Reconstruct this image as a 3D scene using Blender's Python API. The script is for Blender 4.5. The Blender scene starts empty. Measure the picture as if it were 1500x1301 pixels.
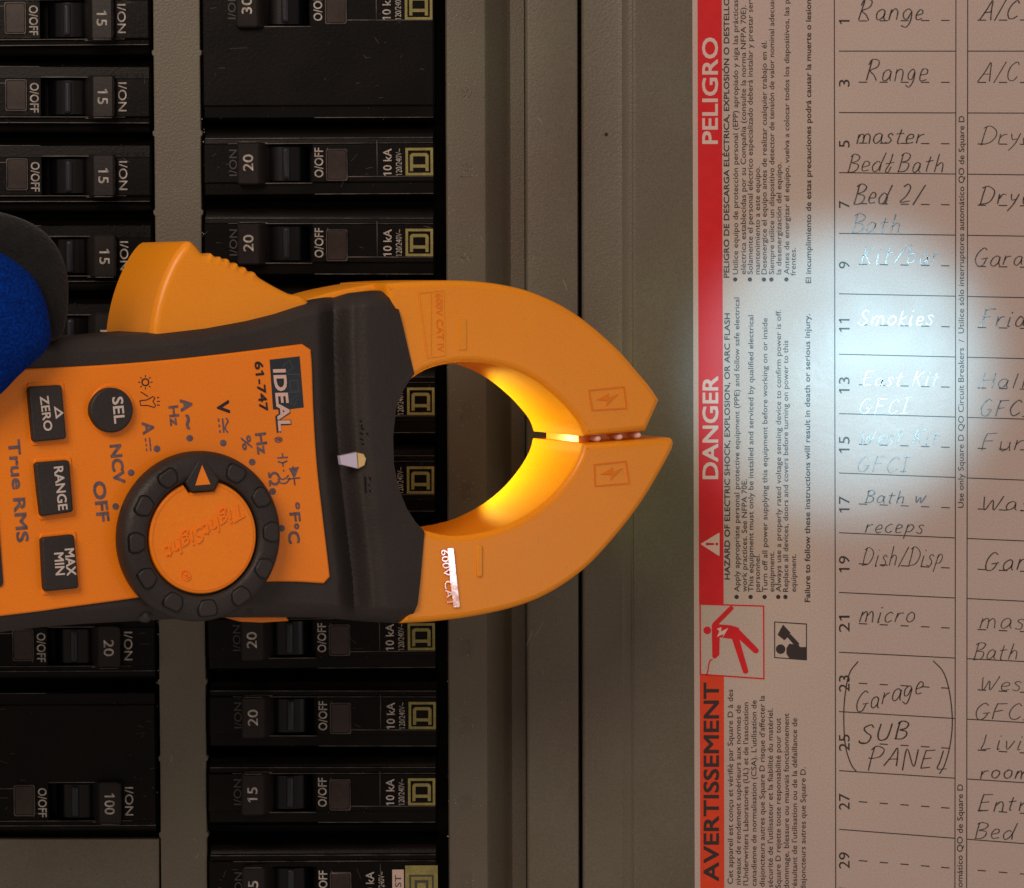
import bpy, bmesh, math, random
from mathutils import Vector, Matrix
from mathutils.geometry import tessellate_polygon
R = math.radians
random.seed(7)
sc = bpy.context.scene
S = 0.000168            # metres per photo-sized unit on the panel plane

# ---------------------------------------------------------------- camera
D0 = 4500.0
TGT = Vector((750, -650.5, 0))
PITCH, ROLL = R(3.2), R(0.16)
camdir = Vector((0, math.sin(PITCH), math.cos(PITCH)))
CAM = TGT + camdir * D0
FWD = -camdir
RT = Vector((1, 0, 0)); UP = RT.cross(FWD).normalized()
rot = Matrix.Rotation(ROLL, 3, FWD)
RT = rot @ RT; UP = rot @ UP
cam_d = bpy.data.cameras.new('camera'); cam = bpy.data.objects.new('camera', cam_d)
sc.collection.objects.link(cam); sc.camera = cam
cam.matrix_world = Matrix.Translation(CAM * S) @ Matrix((RT, UP, -FWD)).transposed().to_4x4()
cam_d.sensor_fit = 'HORIZONTAL'; cam_d.angle = 2 * math.atan(750 / D0)
cam_d.clip_start = 0.01; cam_d.clip_end = 50

# ---------------------------------------------------------------- world and lamps
w = bpy.data.worlds.new('World'); sc.world = w; w.use_nodes = True
bg = w.node_tree.nodes['Background']
bg.inputs[0].default_value = (1.0, 0.80, 0.68, 1); bg.inputs[1].default_value = 0.325
sc.view_settings.view_transform = 'Standard'; sc.view_settings.look = 'None'
sc.view_settings.exposure = 0; sc.view_settings.gamma = 1

def lamp(name, kind, pos, aim, energy, color, **kw):
    l = bpy.data.lights.new(name, kind); l.energy = energy; l.color = color
    for k, v in kw.items(): setattr(l, k, v)
    o = bpy.data.objects.new(name, l); sc.collection.objects.link(o)
    p = Vector(pos) * S; a = Vector(aim) * S
    o.location = p; o.rotation_euler = (a - p).to_track_quat('-Z', 'Y').to_euler()
    return o
# warm room lamp up and to the left of the camera
lamp('room_lamp', 'AREA', (-1000, 1800, 4200), (700, -600, 0), 3.15, (1.0, 0.80, 0.66), shape='DISK', size=2300 * S)
# small torch beam falling on the directory label
lamp('torch', 'SPOT', (1500, -525, 1700), (1238, -548, 0), 1.9, (0.42, 0.82, 1.0), spot_size=R(16.5), spot_blend=0.55, shadow_soft_size=45 * S)
lamp('torch_hot_spot', 'SPOT', (1500, -525, 1700), (1275, -575, 0), 0.75, (0.50, 0.85, 1.0), spot_size=R(11), spot_blend=1.0, shadow_soft_size=30 * S)

# daylight from a window far to the right
lamp('window_light', 'AREA', (3300, -1050, 2450), (700, -700, 300), 0.075, (0.86, 0.88, 1.0), shape='SQUARE', size=230 * S)

# ---------------------------------------------------------------- materials
def mat(name, col, rough=0.5, spec=0.5, bump=0.0, bscale=600, cvar=0.0, cscale=60, coat=0.0, metal=0.0, mottle=None, sheen=0.0, trans=0.0, scratch=0.0):
    m = bpy.data.materials.new(name); m.use_nodes = True
    nt = m.node_tree; b = nt.nodes['Principled BSDF']
    b.inputs['Base Color'].default_value = (*col, 1)
    b.inputs['Roughness'].default_value = rough
    b.inputs['Specular IOR Level'].default_value = spec
    b.inputs['Coat Weight'].default_value = coat; b.inputs['Coat Roughness'].default_value = 0.12
    b.inputs['Metallic'].default_value = metal
    b.inputs['Sheen Weight'].default_value = sheen
    if trans:
        b.inputs['Subsurface Weight'].default_value = trans
        b.inputs['Subsurface Scale'].default_value = 0.003
        b.inputs['Subsurface Radius'].default_value = (1.0, 0.45, 0.1)
    tc = nt.nodes.new('ShaderNodeTexCoord')
    if cvar or mottle:
        n = nt.nodes.new('ShaderNodeTexNoise'); n.inputs['Scale'].default_value = cscale; n.inputs['Detail'].default_value = 6
        nt.links.new(tc.outputs['Object'], n.inputs['Vector'])
        cr = nt.nodes.new('ShaderNodeValToRGB')
        c2 = mottle or col
        cr.color_ramp.elements[0].position = 0.3; cr.color_ramp.elements[1].position = 0.7
        cr.color_ramp.elements[0].color = (*[c * (1 - cvar) for c in col], 1)
        cr.color_ramp.elements[1].color = (*[min(1, c * (1 + cvar)) for c in c2], 1)
        nt.links.new(n.outputs['Fac'], cr.inputs['Fac'])
        # fine grain on top
        g = nt.nodes.new('ShaderNodeTexNoise'); g.inputs['Scale'].default_value = 2600; g.inputs['Detail'].default_value = 2
        nt.links.new(tc.outputs['Object'], g.inputs['Vector'])
        mx = nt.nodes.new('ShaderNodeMix'); mx.data_type = 'RGBA'; mx.blend_type = 'OVERLAY'; mx.inputs[0].default_value = min(1, 0.25 + cvar)
        nt.links.new(cr.outputs[0], mx.inputs[6]); nt.links.new(g.outputs['Fac'], mx.inputs[7])
        nt.links.new(mx.outputs[2], b.inputs['Base Color'])
        rr = nt.nodes.new('ShaderNodeMapRange'); rr.inputs['To Min'].default_value = rough * 0.85; rr.inputs['To Max'].default_value = min(1, rough * 1.15)
        nt.links.new(n.outputs['Fac'], rr.inputs['Value']); nt.links.new(rr.outputs[0], b.inputs['Roughness'])
    if bump:
        n2 = nt.nodes.new('ShaderNodeTexNoise'); n2.inputs['Scale'].default_value = bscale; n2.inputs['Detail'].default_value = 3
        nt.links.new(tc.outputs['Object'], n2.inputs['Vector'])
        bp = nt.nodes.new('ShaderNodeBump'); bp.inputs['Strength'].default_value = bump; bp.inputs['Distance'].default_value = 0.0004
        nt.links.new(n2.outputs['Fac'], bp.inputs['Height']); nt.links.new(bp.outputs[0], b.inputs['Normal'])
    return m
M = {}
M['steel'] = mat('grey_painted_steel', (0.130, 0.107, 0.080), 0.40, 0.42, 0.22, 1700, 0.10, 26, mottle=(0.118, 0.112, 0.082))
M['steel_dark'] = mat('cabinet_inside_steel', (0.012, 0.010, 0.009), 0.6, 0.3)
M['black'] = mat('black_breaker_plastic', (0.0036, 0.0030, 0.0026), 0.30, 0.11, 0.08, 1500, 0.35, 70)
M['handle'] = mat('dark_grey_toggle_plastic', (0.014, 0.0115, 0.0115), 0.32, 0.22, 0.06, 1200, 0.15, 90)
M['drum_highlight'] = mat('blue_black_highlight', (0.018, 0.020, 0.028), 0.3, 0.35)  # bluish tone paints the highlight of the rocker drum
M['drum'] = mat('glossy_black_rocker', (0.003, 0.003, 0.004), 0.25, 0.25)
M['edge_highlight'] = mat('plastic_edge_highlight', (0.068, 0.058, 0.053), 0.35, 0.4, cvar=0.9, cscale=180)  # lighter colour standing in for highlights along the plastic edges
M['scuff'] = mat('dusty_scuff', (0.060, 0.052, 0.046), 0.7, 0.2)
M['window'] = mat('smoky_indicator_lens', (0.030, 0.018, 0.015), 0.28, 0.3, 0.05, 300, 0.3, 200, coat=0.1)
M['print_grey'] = mat('faded_white_print', (0.40, 0.37, 0.34), 0.6, 0.3, cvar=0.4, cscale=500)
M['print_dim'] = mat('moulded_black_lettering', (0.055, 0.05, 0.046), 0.5, 0.4)
M['logo_y'] = mat('yellow_green_print', (0.26, 0.235, 0.075), 0.6, 0.3, cvar=0.2, cscale=300)
M['logo_fill'] = mat('olive_print', (0.10, 0.11, 0.04), 0.6, 0.3, cvar=0.2, cscale=300)
M['orange'] = mat('orange_case_plastic', (0.96, 0.243, 0.002), 0.40, 0.45, 0.12, 2600, 0.06, 22, mottle=(0.96, 0.250, 0.003))
M['orange_jaw'] = mat('orange_jaw_plastic', (0.94, 0.320, 0.003), 0.34, 0.5, 0.05, 2600, 0.055, 20, trans=0.12)
M['orange_line'] = mat('orange_printed_mark', (0.84, 0.225, 0.004), 0.5, 0.4)
M['gloss_plate'] = mat('polished_orange_plate', (0.75, 0.24, 0.02), 0.10, 0.9, 0.10, 220, coat=1.0)
M['rubber'] = mat('dark_rubber_overmould', (0.030, 0.024, 0.0225), 0.58, 0.38, 0.35, 1300, 0.15, 70)
M['rubber2'] = mat('dark_knob_rubber', (0.024, 0.020, 0.0185), 0.52, 0.42, 0.3, 1300, 0.2, 80)
M['slate'] = mat('slate_print', (0.150, 0.108, 0.125), 0.6, 0.3, cvar=0.25, cscale=900)
M['ink'] = mat('black_print_meter', (0.028, 0.02, 0.024), 0.5, 0.3)
M['navy'] = mat('navy_badge_print', (0.022, 0.030, 0.042), 0.45, 0.4, cvar=0.2, cscale=200)
M['navy_line'] = mat('navy_badge_line', (0.06, 0.08, 0.10), 0.45, 0.4)
M['white_btn'] = mat('white_button_print', (0.62, 0.54, 0.50), 0.5, 0.3)
M['badge_white'] = mat('badge_white_print', (0.72, 0.50, 0.44), 0.5, 0.3)
M['lens'] = mat('milky_sky_tint_lens', (0.62, 0.56, 0.74), 0.18, 0.6, coat=1.0)  # pale lens whose lilac tint stands in for reflected sky
M['lens_y'] = mat('amber_lens_end', (0.72, 0.50, 0.16), 0.25, 0.6, coat=0.6)
M['contact'] = mat('pale_jaw_bump', (0.85, 0.62, 0.56), 0.15, 0.8)
M['lcd'] = mat('display_bezel', (0.02, 0.02, 0.03), 0.2, 0.5)
M['paper'] = mat('glossy_label_paper', (0.495, 0.405, 0.368), 0.33, 0.5, 0.06, 500, 0.012, 60)
M['red'] = mat('red_print', (0.62, 0.010, 0.016), 0.36, 0.4, cvar=0.05, cscale=300)
M['orange_red'] = mat('orange_red_print', (0.70, 0.055, 0.014), 0.36, 0.4, cvar=0.05, cscale=300)
M['paper_print'] = mat('white_print_on_red', (0.66, 0.50, 0.46), 0.36, 0.4)
M['black_print'] = mat('black_label_print', (0.035, 0.025, 0.025), 0.38, 0.4)
M['pencil'] = mat('pencil_graphite', (0.10, 0.085, 0.085), 0.24, 1.0, metal=0.7, cvar=0.5, cscale=700)
M['pen'] = mat('black_pen_ink', (0.035, 0.025, 0.025), 0.40, 0.4)
M['glove_blue'] = mat('blue_stretch_fabric', (0.001, 0.024, 0.20), 0.9, 0.06, 0.5, 3500, 0.45, 1500, sheen=0.0)
M['glove_black'] = mat('black_glove_fabric', (0.008, 0.008, 0.009), 0.85, 0.2, 1.0, 1200, 0.4, 300, sheen=0.1)
M['dust'] = mat('pale_dust', (0.34, 0.31, 0.27), 0.8, 0.2)
M['sticker'] = mat('white_sticker', (0.60, 0.46, 0.40), 0.5, 0.3)

# ---------------------------------------------------------------- frames: where a surface lies and how the view meets it
class Frame:
    def __init__(s, O, ex=(1, 0, 0), ey=(0, 1, 0)):
        s.O = Vector(O); s.ex = Vector(ex).normalized(); s.ey = Vector(ey).normalized(); s.n = s.ex.cross(s.ey)
    def p(s, px, py, h=0.0):
        d = FWD * D0 + RT * (px - 750) + UP * (650.5 - py)
        t = ((s.O + s.n * h) - CAM).dot(s.n) / d.dot(s.n)
        q = CAM + d * t - s.O
        return Vector((q.dot(s.ex), q.dot(s.ey), h))
    def world(s, v): return s.O + s.ex * v[0] + s.ey * v[1] + s.n * v[2]
    def place(s, o):
        o.matrix_world = Matrix.Translation(s.O * S) @ Matrix((s.ex, s.ey, s.n)).transposed().to_4x4()
class Flat:            # plain local coordinates, y down
    def p(s, x, y, h=0.0): return Vector((x, -y, h))
LOC = Flat()
GROUND = Frame((0, 0, 0))
def W(px, py, z=0): return GROUND.p(px, py, z)

def props(o, label=None, cat=None, group=None, kind=None):
    for k, v in (('label', label), ('category', cat), ('group', group), ('kind', kind)):
        if v: o[k] = v
    return o
def thing(name, label, cat, frame=None, group=None):
    o = bpy.data.objects.new(name, None); sc.collection.objects.link(o); o.empty_display_size = 0.01
    if frame: frame.place(o)
    return props(o, label, cat, group)

# ---------------------------------------------------------------- mesh builder (units: photo px, scaled on build)
def catmull(pts, n=6, closed=False):
    P = [Vector(p[:2]) for p in pts]; sharp = [len(p) > 2 and p[2] for p in pts]; N = len(P); out = []
    rng = range(N if closed else N - 1)
    for i in rng:
        p1, p2 = P[i], P[(i + 1) % N]
        p0 = P[(i - 1) % N] if (closed or i > 0) and not sharp[i] else p1 - (p2 - p1)
        p3 = P[(i + 2) % N] if (closed or i + 2 < N) and not sharp[(i + 1) % N] else p2 + (p2 - p1)
        if sharp[i] and sharp[(i + 1) % N]: out.append((p1.x, p1.y)); continue
        for k in range(n):
            t = k / n
            q = 0.5 * ((2 * p1) + (p2 - p0) * t + (2 * p0 - 5 * p1 + 4 * p2 - p3) * t * t + (3 * p1 - p0 - 3 * p2 + p3) * t ** 3)
            out.append((q.x, q.y))
    if not closed: out.append((P[-1].x, P[-1].y))
    return out
def area2(poly): return sum(poly[i][0] * poly[(i + 1) % len(poly)][1] - poly[(i + 1) % len(poly)][0] * poly[i][1] for i in range(len(poly)))
def inset(poly, d):
    n = len(poly); out = []
    for i in range(n):
        a, b, c = Vector(poly[i - 1]), Vector(poly[i]), Vector(poly[(i + 1) % n])
        e1 = (b - a); e2 = (c - b)
        if e1.length < 1e-6: e1 = e2
        if e2.length < 1e-6: e2 = e1
        n1 = Vector((-e1.y, e1.x)).normalized(); n2 = Vector((-e2.y, e2.x)).normalized()
        m = n1 + n2
        if m.length < 0.3: m = n1 * 1.0
        else: m = m.normalized() / max(0.45, m.normalized().dot(n1))
        out.append((b.x + m.x * d, b.y + m.y * d))
    return out
def rrect(cx, cy, wx, wy, r, n=4):
    out = []
    for (sx, sy, a0) in ((1, 1, 0), (-1, 1, 90), (-1, -1, 180), (1, -1, 270)):
        for k in range(n + 1):
            a = R(a0 + 90 * k / n); out.append((cx + sx * (wx / 2 - r) + r * math.cos(a), cy + sy * (wy / 2 - r) + r * math.sin(a)))
    return out
def qround(q, r, n=4):     # round the corners of a polygon
    out = []; N = len(q)
    for i in range(N):
        a, b, c = Vector(q[i - 1]), Vector(q[i]), Vector(q[(i + 1) % N])
        p = b + (a - b).normalized() * r; s = b + (c - b).normalized() * r
        for k in range(n + 1):
            t = k / n; v = p * (1 - t) ** 2 + b * 2 * t * (1 - t) + s * t * t; out.append((v.x, v.y))
    return out

class MB:
    def __init__(s): s.v = []; s.f = []; s.flat = set()
    def add(s, verts, faces):
        o = len(s.v); s.v += [tuple(v) for v in verts]; s.f += [tuple(i + o for i in f) for f in faces]; return s
    def prism(s, poly, h0, h1, bev=0, seg=3, fr=None, trace=None):
        """poly: photo px (traced at height `trace` or h1 when fr given) or local; walls straight down the frame normal"""
        if fr is not None: poly = [tuple(fr.p(x, y, h1 if trace is None else trace)[:2]) for x, y in poly]
        else: poly = [(x, -y) for x, y in poly]
        if area2(poly) < 0: poly = poly[::-1]
        if bev > 3:
            q = [poly[0]]
            for a in poly[1:]:
                if (Vector(a) - Vector(q[-1])).length > 3.0: q.append(a)
            if (Vector(q[0]) - Vector(q[-1])).length < 3.0: q.pop()
            poly = q
        rings = [(poly, h0)]
        if bev:
            for k in range(seg + 1):
                a = math.pi / 2 * k / seg
                rings.append((inset(poly, bev * (1 - math.cos(a))), h1 - bev + bev * math.sin(a)))
        else: rings.append((poly, h1))
        n = len(poly); vs = []; fs = []
        for ring, h in rings: vs += [(x, y, h) for x, y in ring]
        for r in range(len(rings) - 1):
            for i in range(n):
                j = (i + 1) % n; fs.append((r * n + i, r * n + j, (r + 1) * n + j, (r + 1) * n + i))
        nf = len(s.f) + len(fs)
        if n <= 6:
            fs.append(tuple((len(rings) - 1) * n + i for i in range(n))); fs.append(tuple(range(n - 1, -1, -1)))
        else:
            for base, ring in (((len(rings) - 1) * n, rings[-1][0]), (0, rings[0][0])):
                for t in tessellate_polygon([[Vector((x, y, 0)) for x, y in ring]]):
                    a, b, c = (Vector(ring[i]) for i in t)
                    up_ = (b - a).cross(c - a) > 0
                    t = t if up_ == (base > 0) else (t[0], t[2], t[1])
                    fs.append(tuple(base + i for i in t))
        s.flat |= set(range(nf, len(s.f) + len(fs)))
        return s.add(vs, fs)
    def box(s, x0, x1, y0, y1, h0, h1, bev=0, fr=None, seg=2):
        return s.prism([(x0, y0), (x1, y0), (x1, y1), (x0, y1)], h0, h1, bev, seg, fr)
    def ring(s, outer, inner, h0, h1, fr=None):
        P = lambda q, h: (fr or LOC).p(q[0], q[1], h)
        n = len(outer); base = [Vector(P(q, h1)) for q in outer], [Vector(P(q, h1)) for q in inner]
        vs = [(v.x, v.y, h0) for v in base[0]] + [(v.x, v.y, h1) for v in base[0]] + [(v.x, v.y, h1) for v in base[1]] + [(v.x, v.y, h0) for v in base[1]]
        fs = []
        for r in range(3):
            for i in range(n):
                j = (i + 1) % n; fs.append((r * n + i, r * n + j, (r + 1) * n + j, (r + 1) * n + i))
        return s.add(vs, fs)
    def ribbon(s, pts, wd, h, fr=None, thick=0.6, vary=False):
        """flat stroke along px points"""
        if len(pts) < 2: return s
        P = [Vector(p) for p in pts]; L = []
        for i, p in enumerate(P):
            t = (P[min(i + 1, len(P) - 1)] - P[max(i - 1, 0)])
            if t.length < 1e-6: t = Vector((1, 0))
            t.normalize(); nn = Vector((-t.y, t.x)); k = wd * 0.5 * (1 if not vary else 0.72 + 0.42 * abs(t.y) + random.uniform(-0.18, 0.18))
            L.append((p + nn * k, p - nn * k))
        fr = fr or LOC; vs = []; fs = []
        for a, b in L:
            A = fr.p(a.x, a.y, h + thick); B = fr.p(b.x, b.y, h + thick)
            vs += [A, B]
        for i in range(len(L) - 1): fs.append((2 * i, 2 * i + 1, 2 * i + 3, 2 * i + 2))
        return s.add(vs, fs)
    def text(s, string, p0, p1, cap, h, fr=None, bold=0.0, ext=0.0, shear=0.0):
        """string from photo point p0 to p1 (baseline), cap height in px; flat letters at height h (+ext walls)"""
        if bold:
            dn0 = (Vector(p1) - Vector(p0)).normalized(); up0 = Vector((dn0.y, -dn0.x)); b = bold * cap / 0.72 * 0.9
            for i, (a, c) in enumerate(((1, 1), (-1, 1), (-1, -1), (1, -1))):
                o = dn0 * (a * b) + up0 * (c * b); s.text(string, Vector(p0) + dn0 * b + o, Vector(p1) - dn0 * b + o, cap - 1.2 * b, h + 0.05 * i, fr, 0, ext, shear)
            return s
        vs, fs, wid = glyphs(string, bold, ext > 0, shear)
        p0, p1 = Vector(p0), Vector(p1); d = p1 - p0; dn = d.normalized(); up = Vector((dn.y, -dn.x)); fr = fr or LOC
        out = []
        for x, y, z in vs:
            q = p0 + d * (x / wid) + up * (y / CAPH * cap); hh = h + (ext if z > 0 else 0) + (0 if ext else 0)
            out.append(fr.p(q.x, q.y, hh))
        return s.add(out, fs)
    def disc(s, cx, cy, r, h0, h1, fr=None, n=16, bev=0):
        return s.prism([(cx + r * math.cos(2 * math.pi * k / n), cy + r * math.sin(2 * math.pi * k / n)) for k in range(n)], h0, h1, bev, 2, fr)
    def build(s, name, m, parent=None, smooth=35, bool_cut=None, label=None, kind=None):
        me = bpy.data.meshes.new(name); me.from_pydata([(x * S, y * S, z * S) for x, y, z in s.v], [], s.f)
        me.materials.append(m); me.update()
        bm = bmesh.new(); bm.from_mesh(me); bmesh.ops.recalc_face_normals(bm, faces=bm.faces) if bool_cut or smooth else None
        bm.to_mesh(me); bm.free()
        if smooth:
            me.shade_smooth(); me.set_sharp_from_angle(angle=R(smooth))
            for i in s.flat: me.polygons[i].use_smooth = False
        o = bpy.data.objects.new(name, me); sc.collection.objects.link(o)
        if bool_cut:
            c = bool_cut.build('cut', m, None, 0)
            md = o.modifiers.new('b', 'BOOLEAN'); md.object = c; md.operation = 'DIFFERENCE'; md.solver = 'EXACT'
            dg = bpy.context.evaluated_depsgraph_get(); new = bpy.data.meshes.new_from_object(o.evaluated_get(dg))
            o.modifiers.clear(); o.data = new; new.name = name
            bpy.data.objects.remove(c)
            new.shade_smooth(); new.set_sharp_from_angle(angle=R(smooth or 35))
        if parent: o.parent = parent
        if label: o['label'] = label
        if kind: o['kind'] = kind
        return o

_gc = {}
def glyphs(string, bold, ext, shear):
    key = (string, bold, ext, shear)
    if key in _gc: return _gc[key]
    c = bpy.data.curves.new('t', 'FONT'); c.body = string; c.size = 1; c.resolution_u = 3; c.offset = bold; c.shear = shear
    if ext: c.extrude = 0.01
    o = bpy.data.objects.new('t', c); sc.collection.objects.link(o)
    dg = bpy.context.evaluated_depsgraph_get(); me = bpy.data.meshes.new_from_object(o.evaluated_get(dg))
    vs = [tuple(v.co) for v in me.vertices]; fs = [tuple(p.vertices) for p in me.polygons]
    bpy.data.objects.remove(o); bpy.data.curves.remove(c); bpy.data.meshes.remove(me)
    if vs:
        x0 = min(v[0] for v in vs); x1 = max(v[0] for v in vs); vs = [(v[0] - x0, v[1], v[2]) for v in vs]; wd = x1 - x0
    else: wd = 1
    # the built-in numeral 1 is a bare stem: give it its flag
    if '1' in string and len(string) <= 10 and vs:
        zt = max(v[2] for v in vs); k0 = x0
        for i, ch in enumerate(string):
            if ch != '1': continue
            sub = _rawx(string[:i + 1]); xr = sub - k0; b = len(vs)
            vs += [(xr - 0.07, CAPH, zt), (xr - 0.07, CAPH - 0.11, zt), (xr - 0.235, CAPH - 0.2, zt), (xr - 0.235, CAPH - 0.115, zt)]
            fs = fs + [(b, b + 3, b + 2, b + 1)]
        m0 = min(v[0] for v in vs)
        if m0 < 0: vs = [(v[0] - m0, v[1], v[2]) for v in vs]; wd -= m0
    _gc[key] = (vs, fs, wd); return _gc[key]
def _rawx(t):
    c = bpy.data.curves.new('t', 'FONT'); c.body = t; c.size = 1
    o = bpy.data.objects.new('t', c); sc.collection.objects.link(o)
    me = bpy.data.meshes.new_from_object(o.evaluated_get(bpy.context.evaluated_depsgraph_get()))
    r = max(v.co.x for v in me.vertices); bpy.data.objects.remove(o); bpy.data.curves.remove(c); bpy.data.meshes.remove(me); return r
CAPH = 0.72
_v, _, _ = glyphs('H', 0, False, 0); CAPH = max(v[1] for v in _v)

def lathe(prof, cx, cy, n=72, squash=None):
    vs = []; fs = []; m = len(prof)
    for k in range(n):
        a = 2 * math.pi * k / n
        for r, h in prof: vs.append((cx + r * math.cos(a), cy + r * math.sin(a), h))
    for k in range(n):
        for i in range(m - 1):
            fs.append((k * m + i, ((k + 1) % n) * m + i, ((k + 1) % n) * m + i + 1, k * m + i + 1))
    return vs, fs

# ================================================================ THE ELECTRICAL PANEL COVER
Y0, Y1 = -380, 1700          # photo rows the panel is built over
pan = thing('panel_cover', 'grey painted steel breaker panel cover framing both breaker columns', 'panel cover', Frame((0, 0, 0)))
def sheet_profile(prof, name, m, parent, y0=Y0, y1=Y1, close=-70):
    """extrude an (x,z) profile along the panel; x given in photo px at mid height"""
    ys = [W(750, y0).y, W(750, y1).y]; pts = [(W(x, 650, z).x, z) for x, z in prof]
    pts = pts + [(pts[-1][0], close), (pts[0][0], close)]
    n = len(pts); vs = [(x, ys[0], z) for x, z in pts] + [(x, ys[1], z) for x, z in pts]
    fs = [(i, (i + 1) % n, n + (i + 1) % n, n + i) for i in range(n)] + [tuple(range(n)), tuple(range(2 * n - 1, n - 1, -1))]
    g = MB(); g.add(vs, fs); return g.build(name, m, parent, 30)
def rnd(x0, z0, x1, z1, k=4):    # quarter-round from (x0,z0) to (x1,z1)
    return [(x0 + (x1 - x0) * math.sin(math.pi / 2 * i / k), z0 + (z1 - z0) * (1 - math.cos(math.pi / 2 * i / k))) for i in range(k + 1)]
# plate to the right of the right-hand column, with its pressed step
sheet_profile([(655, -3), (657, 0), (708, 0), (712, -0.6), (717, -6), (743, -48), (749, -52), (769, -52)], 'side_plate', M['steel'], pan)
trim = [(770, -52), (771, -8), (772.2, -1.5), (774.5, 0.6), (778, 1), (843, 1), (846, 0), (847.5, -4)]
sheet_profile(trim, 'trim_strip', M['steel'], pan)
# centre strip between the columns, with the little knock-out nubs on its edges
g = MB()
LX = W(230, 650).x; RX = W(298, 650).x; yA = W(750, Y0).y; yB = W(750, Y1).y
ys_nub = [W(750, y).y for y in (-40, 76, 194, 310, 425, 540, 655, 770, 885, 998, 1110, 1222, 1335)]
left = []; right = []
for yn in ys_nub:
    for (dy, dx) in ((5, 0), (2.5, 2.6), (-2.5, 2.2), (-5, 0)):
        left.append((LX - dx, yn + dy)); right.append((RX + dx, yn + dy))
poly = [(LX, yA)] + left + [(LX, yB), (RX, yB)] + right[::-1] + [(RX, yA)]
if area2(poly) < 0: poly = poly[::-1]
g.prism([(x, -y) for x, y in poly], -14, 0, 1.6, 2)
g.build('centre_strip', M['steel'], pan, 30)
# blank plate closing the lower left opening
q = [(-420, 1230), (233, 1230), (233, 1700), (-420, 1700)]
g = MB(); g.prism(q, -16, -3.5, 2, 2, GROUND, trace=0); g.build('blank_plate', M['steel'], pan, 30)
# left rim of the cover beyond the breakers and the dark inside of the box
sheet_profile([(-420, 0), (-262, 0)], 'side_plate', M['steel'], pan)
g = MB(); g.box(-450, 860, -400, 1720, -130, -118, 0, GROUND); g.build('back_sheet', M['steel_dark'], pan, 0)
# embossed circuit numbers
for k, y in enumerate((20, 135, 250, 368, 487, 603, 719, 835, 950, 1063, 1176, 1290)):
    g = MB(); s = str(6 + 2 * k); L = 11 * len(s) + 3
    g.text(s, (690, y + L / 2), (690, y - L / 2), 15, 0.15, GROUND, 0.0, ext=0.7)
    g.build('embossed_number', M['steel'], pan, 20)
# dust and chipped specks
g = MB()
for k in range(150):
    if random.random() < 0.7:
        yb = random.choice((20, 135, 250, 368, 603, 719, 950, 1063, 1176, 1290)); x = 682 + random.gauss(0, 9); y = yb + random.gauss(0, 13)
    else: x = random.uniform(660, 705); y = random.uniform(-100, 1400)
    r = random.uniform(0.4, 0.95); g.disc(x, y, r, 0.05, 0.5, GROUND, 5)
for k in range(90):
    x = random.choice((230, 298, 657)) + random.gauss(0, 1.0); y = random.uniform(-100, 1400); r = random.uniform(0.4, 1.0)
    g.disc(x, y, r, -0.6, 0.5, GROUND, 5)
for k in range(40):
    x = random.choice((random.uniform(660, 706), random.uniform(780, 840), random.uniform(234, 292))); y = random.uniform(-50, 1350); a = random.uniform(0.9, 2.2); L = random.expovariate(1 / 7.0)
    g.ribbon([(x, y), (x + L * math.cos(a) * .5 + .4, y + L * math.sin(a) * .5), (x + L * math.cos(a), y + L * math.sin(a))], random.uniform(.3, .7), 0.9 if x > 770 else 0.1, GROUND, 0.2)
g.build('paint_speck', M['dust'], pan, 0, kind='stuff')

# ================================================================ THE DOOR
door = thing('panel_door', 'open grey steel panel door carrying the white directory label', 'panel door', Frame((0, 0, 0)))
prof = [(852.5, -6), (853.5, -1), (856, 1.5), (905, 2), (909.5, 3.0), (911.5, 3.6), (913.5, 2.6), (925, 2.2), (927.5, 3.2), (930, 3.8), (934, 3.4), (1800, 3.4)]
sheet_profile(prof, 'door_sheet', M['steel'], door, close=-30)
g = MB(); g.box(925.6, 927.2, Y0, Y1, 2, 4.2, 0.5, GROUND); g.build('folded_edge', M['steel'], door, 30)
g = MB(); g.disc(888, 197, 2.6, 1.9, 2.4, GROUND, 10); g.build('rust_spot', M['steel_dark'], door, 0)

# ================================================================ CIRCUIT BREAKERS
def housing(poles):
    P = 115.0; w2 = P * poles / 2
    lo, hi = -w2 + 5, w2 - 5
    prof = [(lo, -90), (lo, -22), (lo + 3, -13), (lo + 9, -8), (lo + 15, -6), (lo + 16.2, -1), (lo + 17.4, 0), (lo + 23, 0.5), (lo + 24.4, 5), (lo + 26, 6),
            (hi - 26, 6), (hi - 24.8, 5), (hi - 24, 0.8), (hi - 8, 0), (hi - 6.5, -2), (hi - 3, -14), (hi, -22), (hi, -90)]
    x0, x1 = 3, 341; n = len(prof); vs = []
    for (x, dz) in ((x0, -6), (x0 + 3, 0), (x1 - 3, 0), (x1, -5)): vs += [(x, -y, z + (dz if z > -80 else 0)) for y, z in prof]
    fs = []
    for k in range(3): fs += [(k * n + i, k * n + (i + 1) % n, (k + 1) * n + (i + 1) % n, (k + 1) * n + i) for i in range(n)]
    fs += [tuple(range(n - 1, -1, -1)), tuple(3 * n + i for i in range(n))]
    return MB().add(vs, fs)
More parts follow.
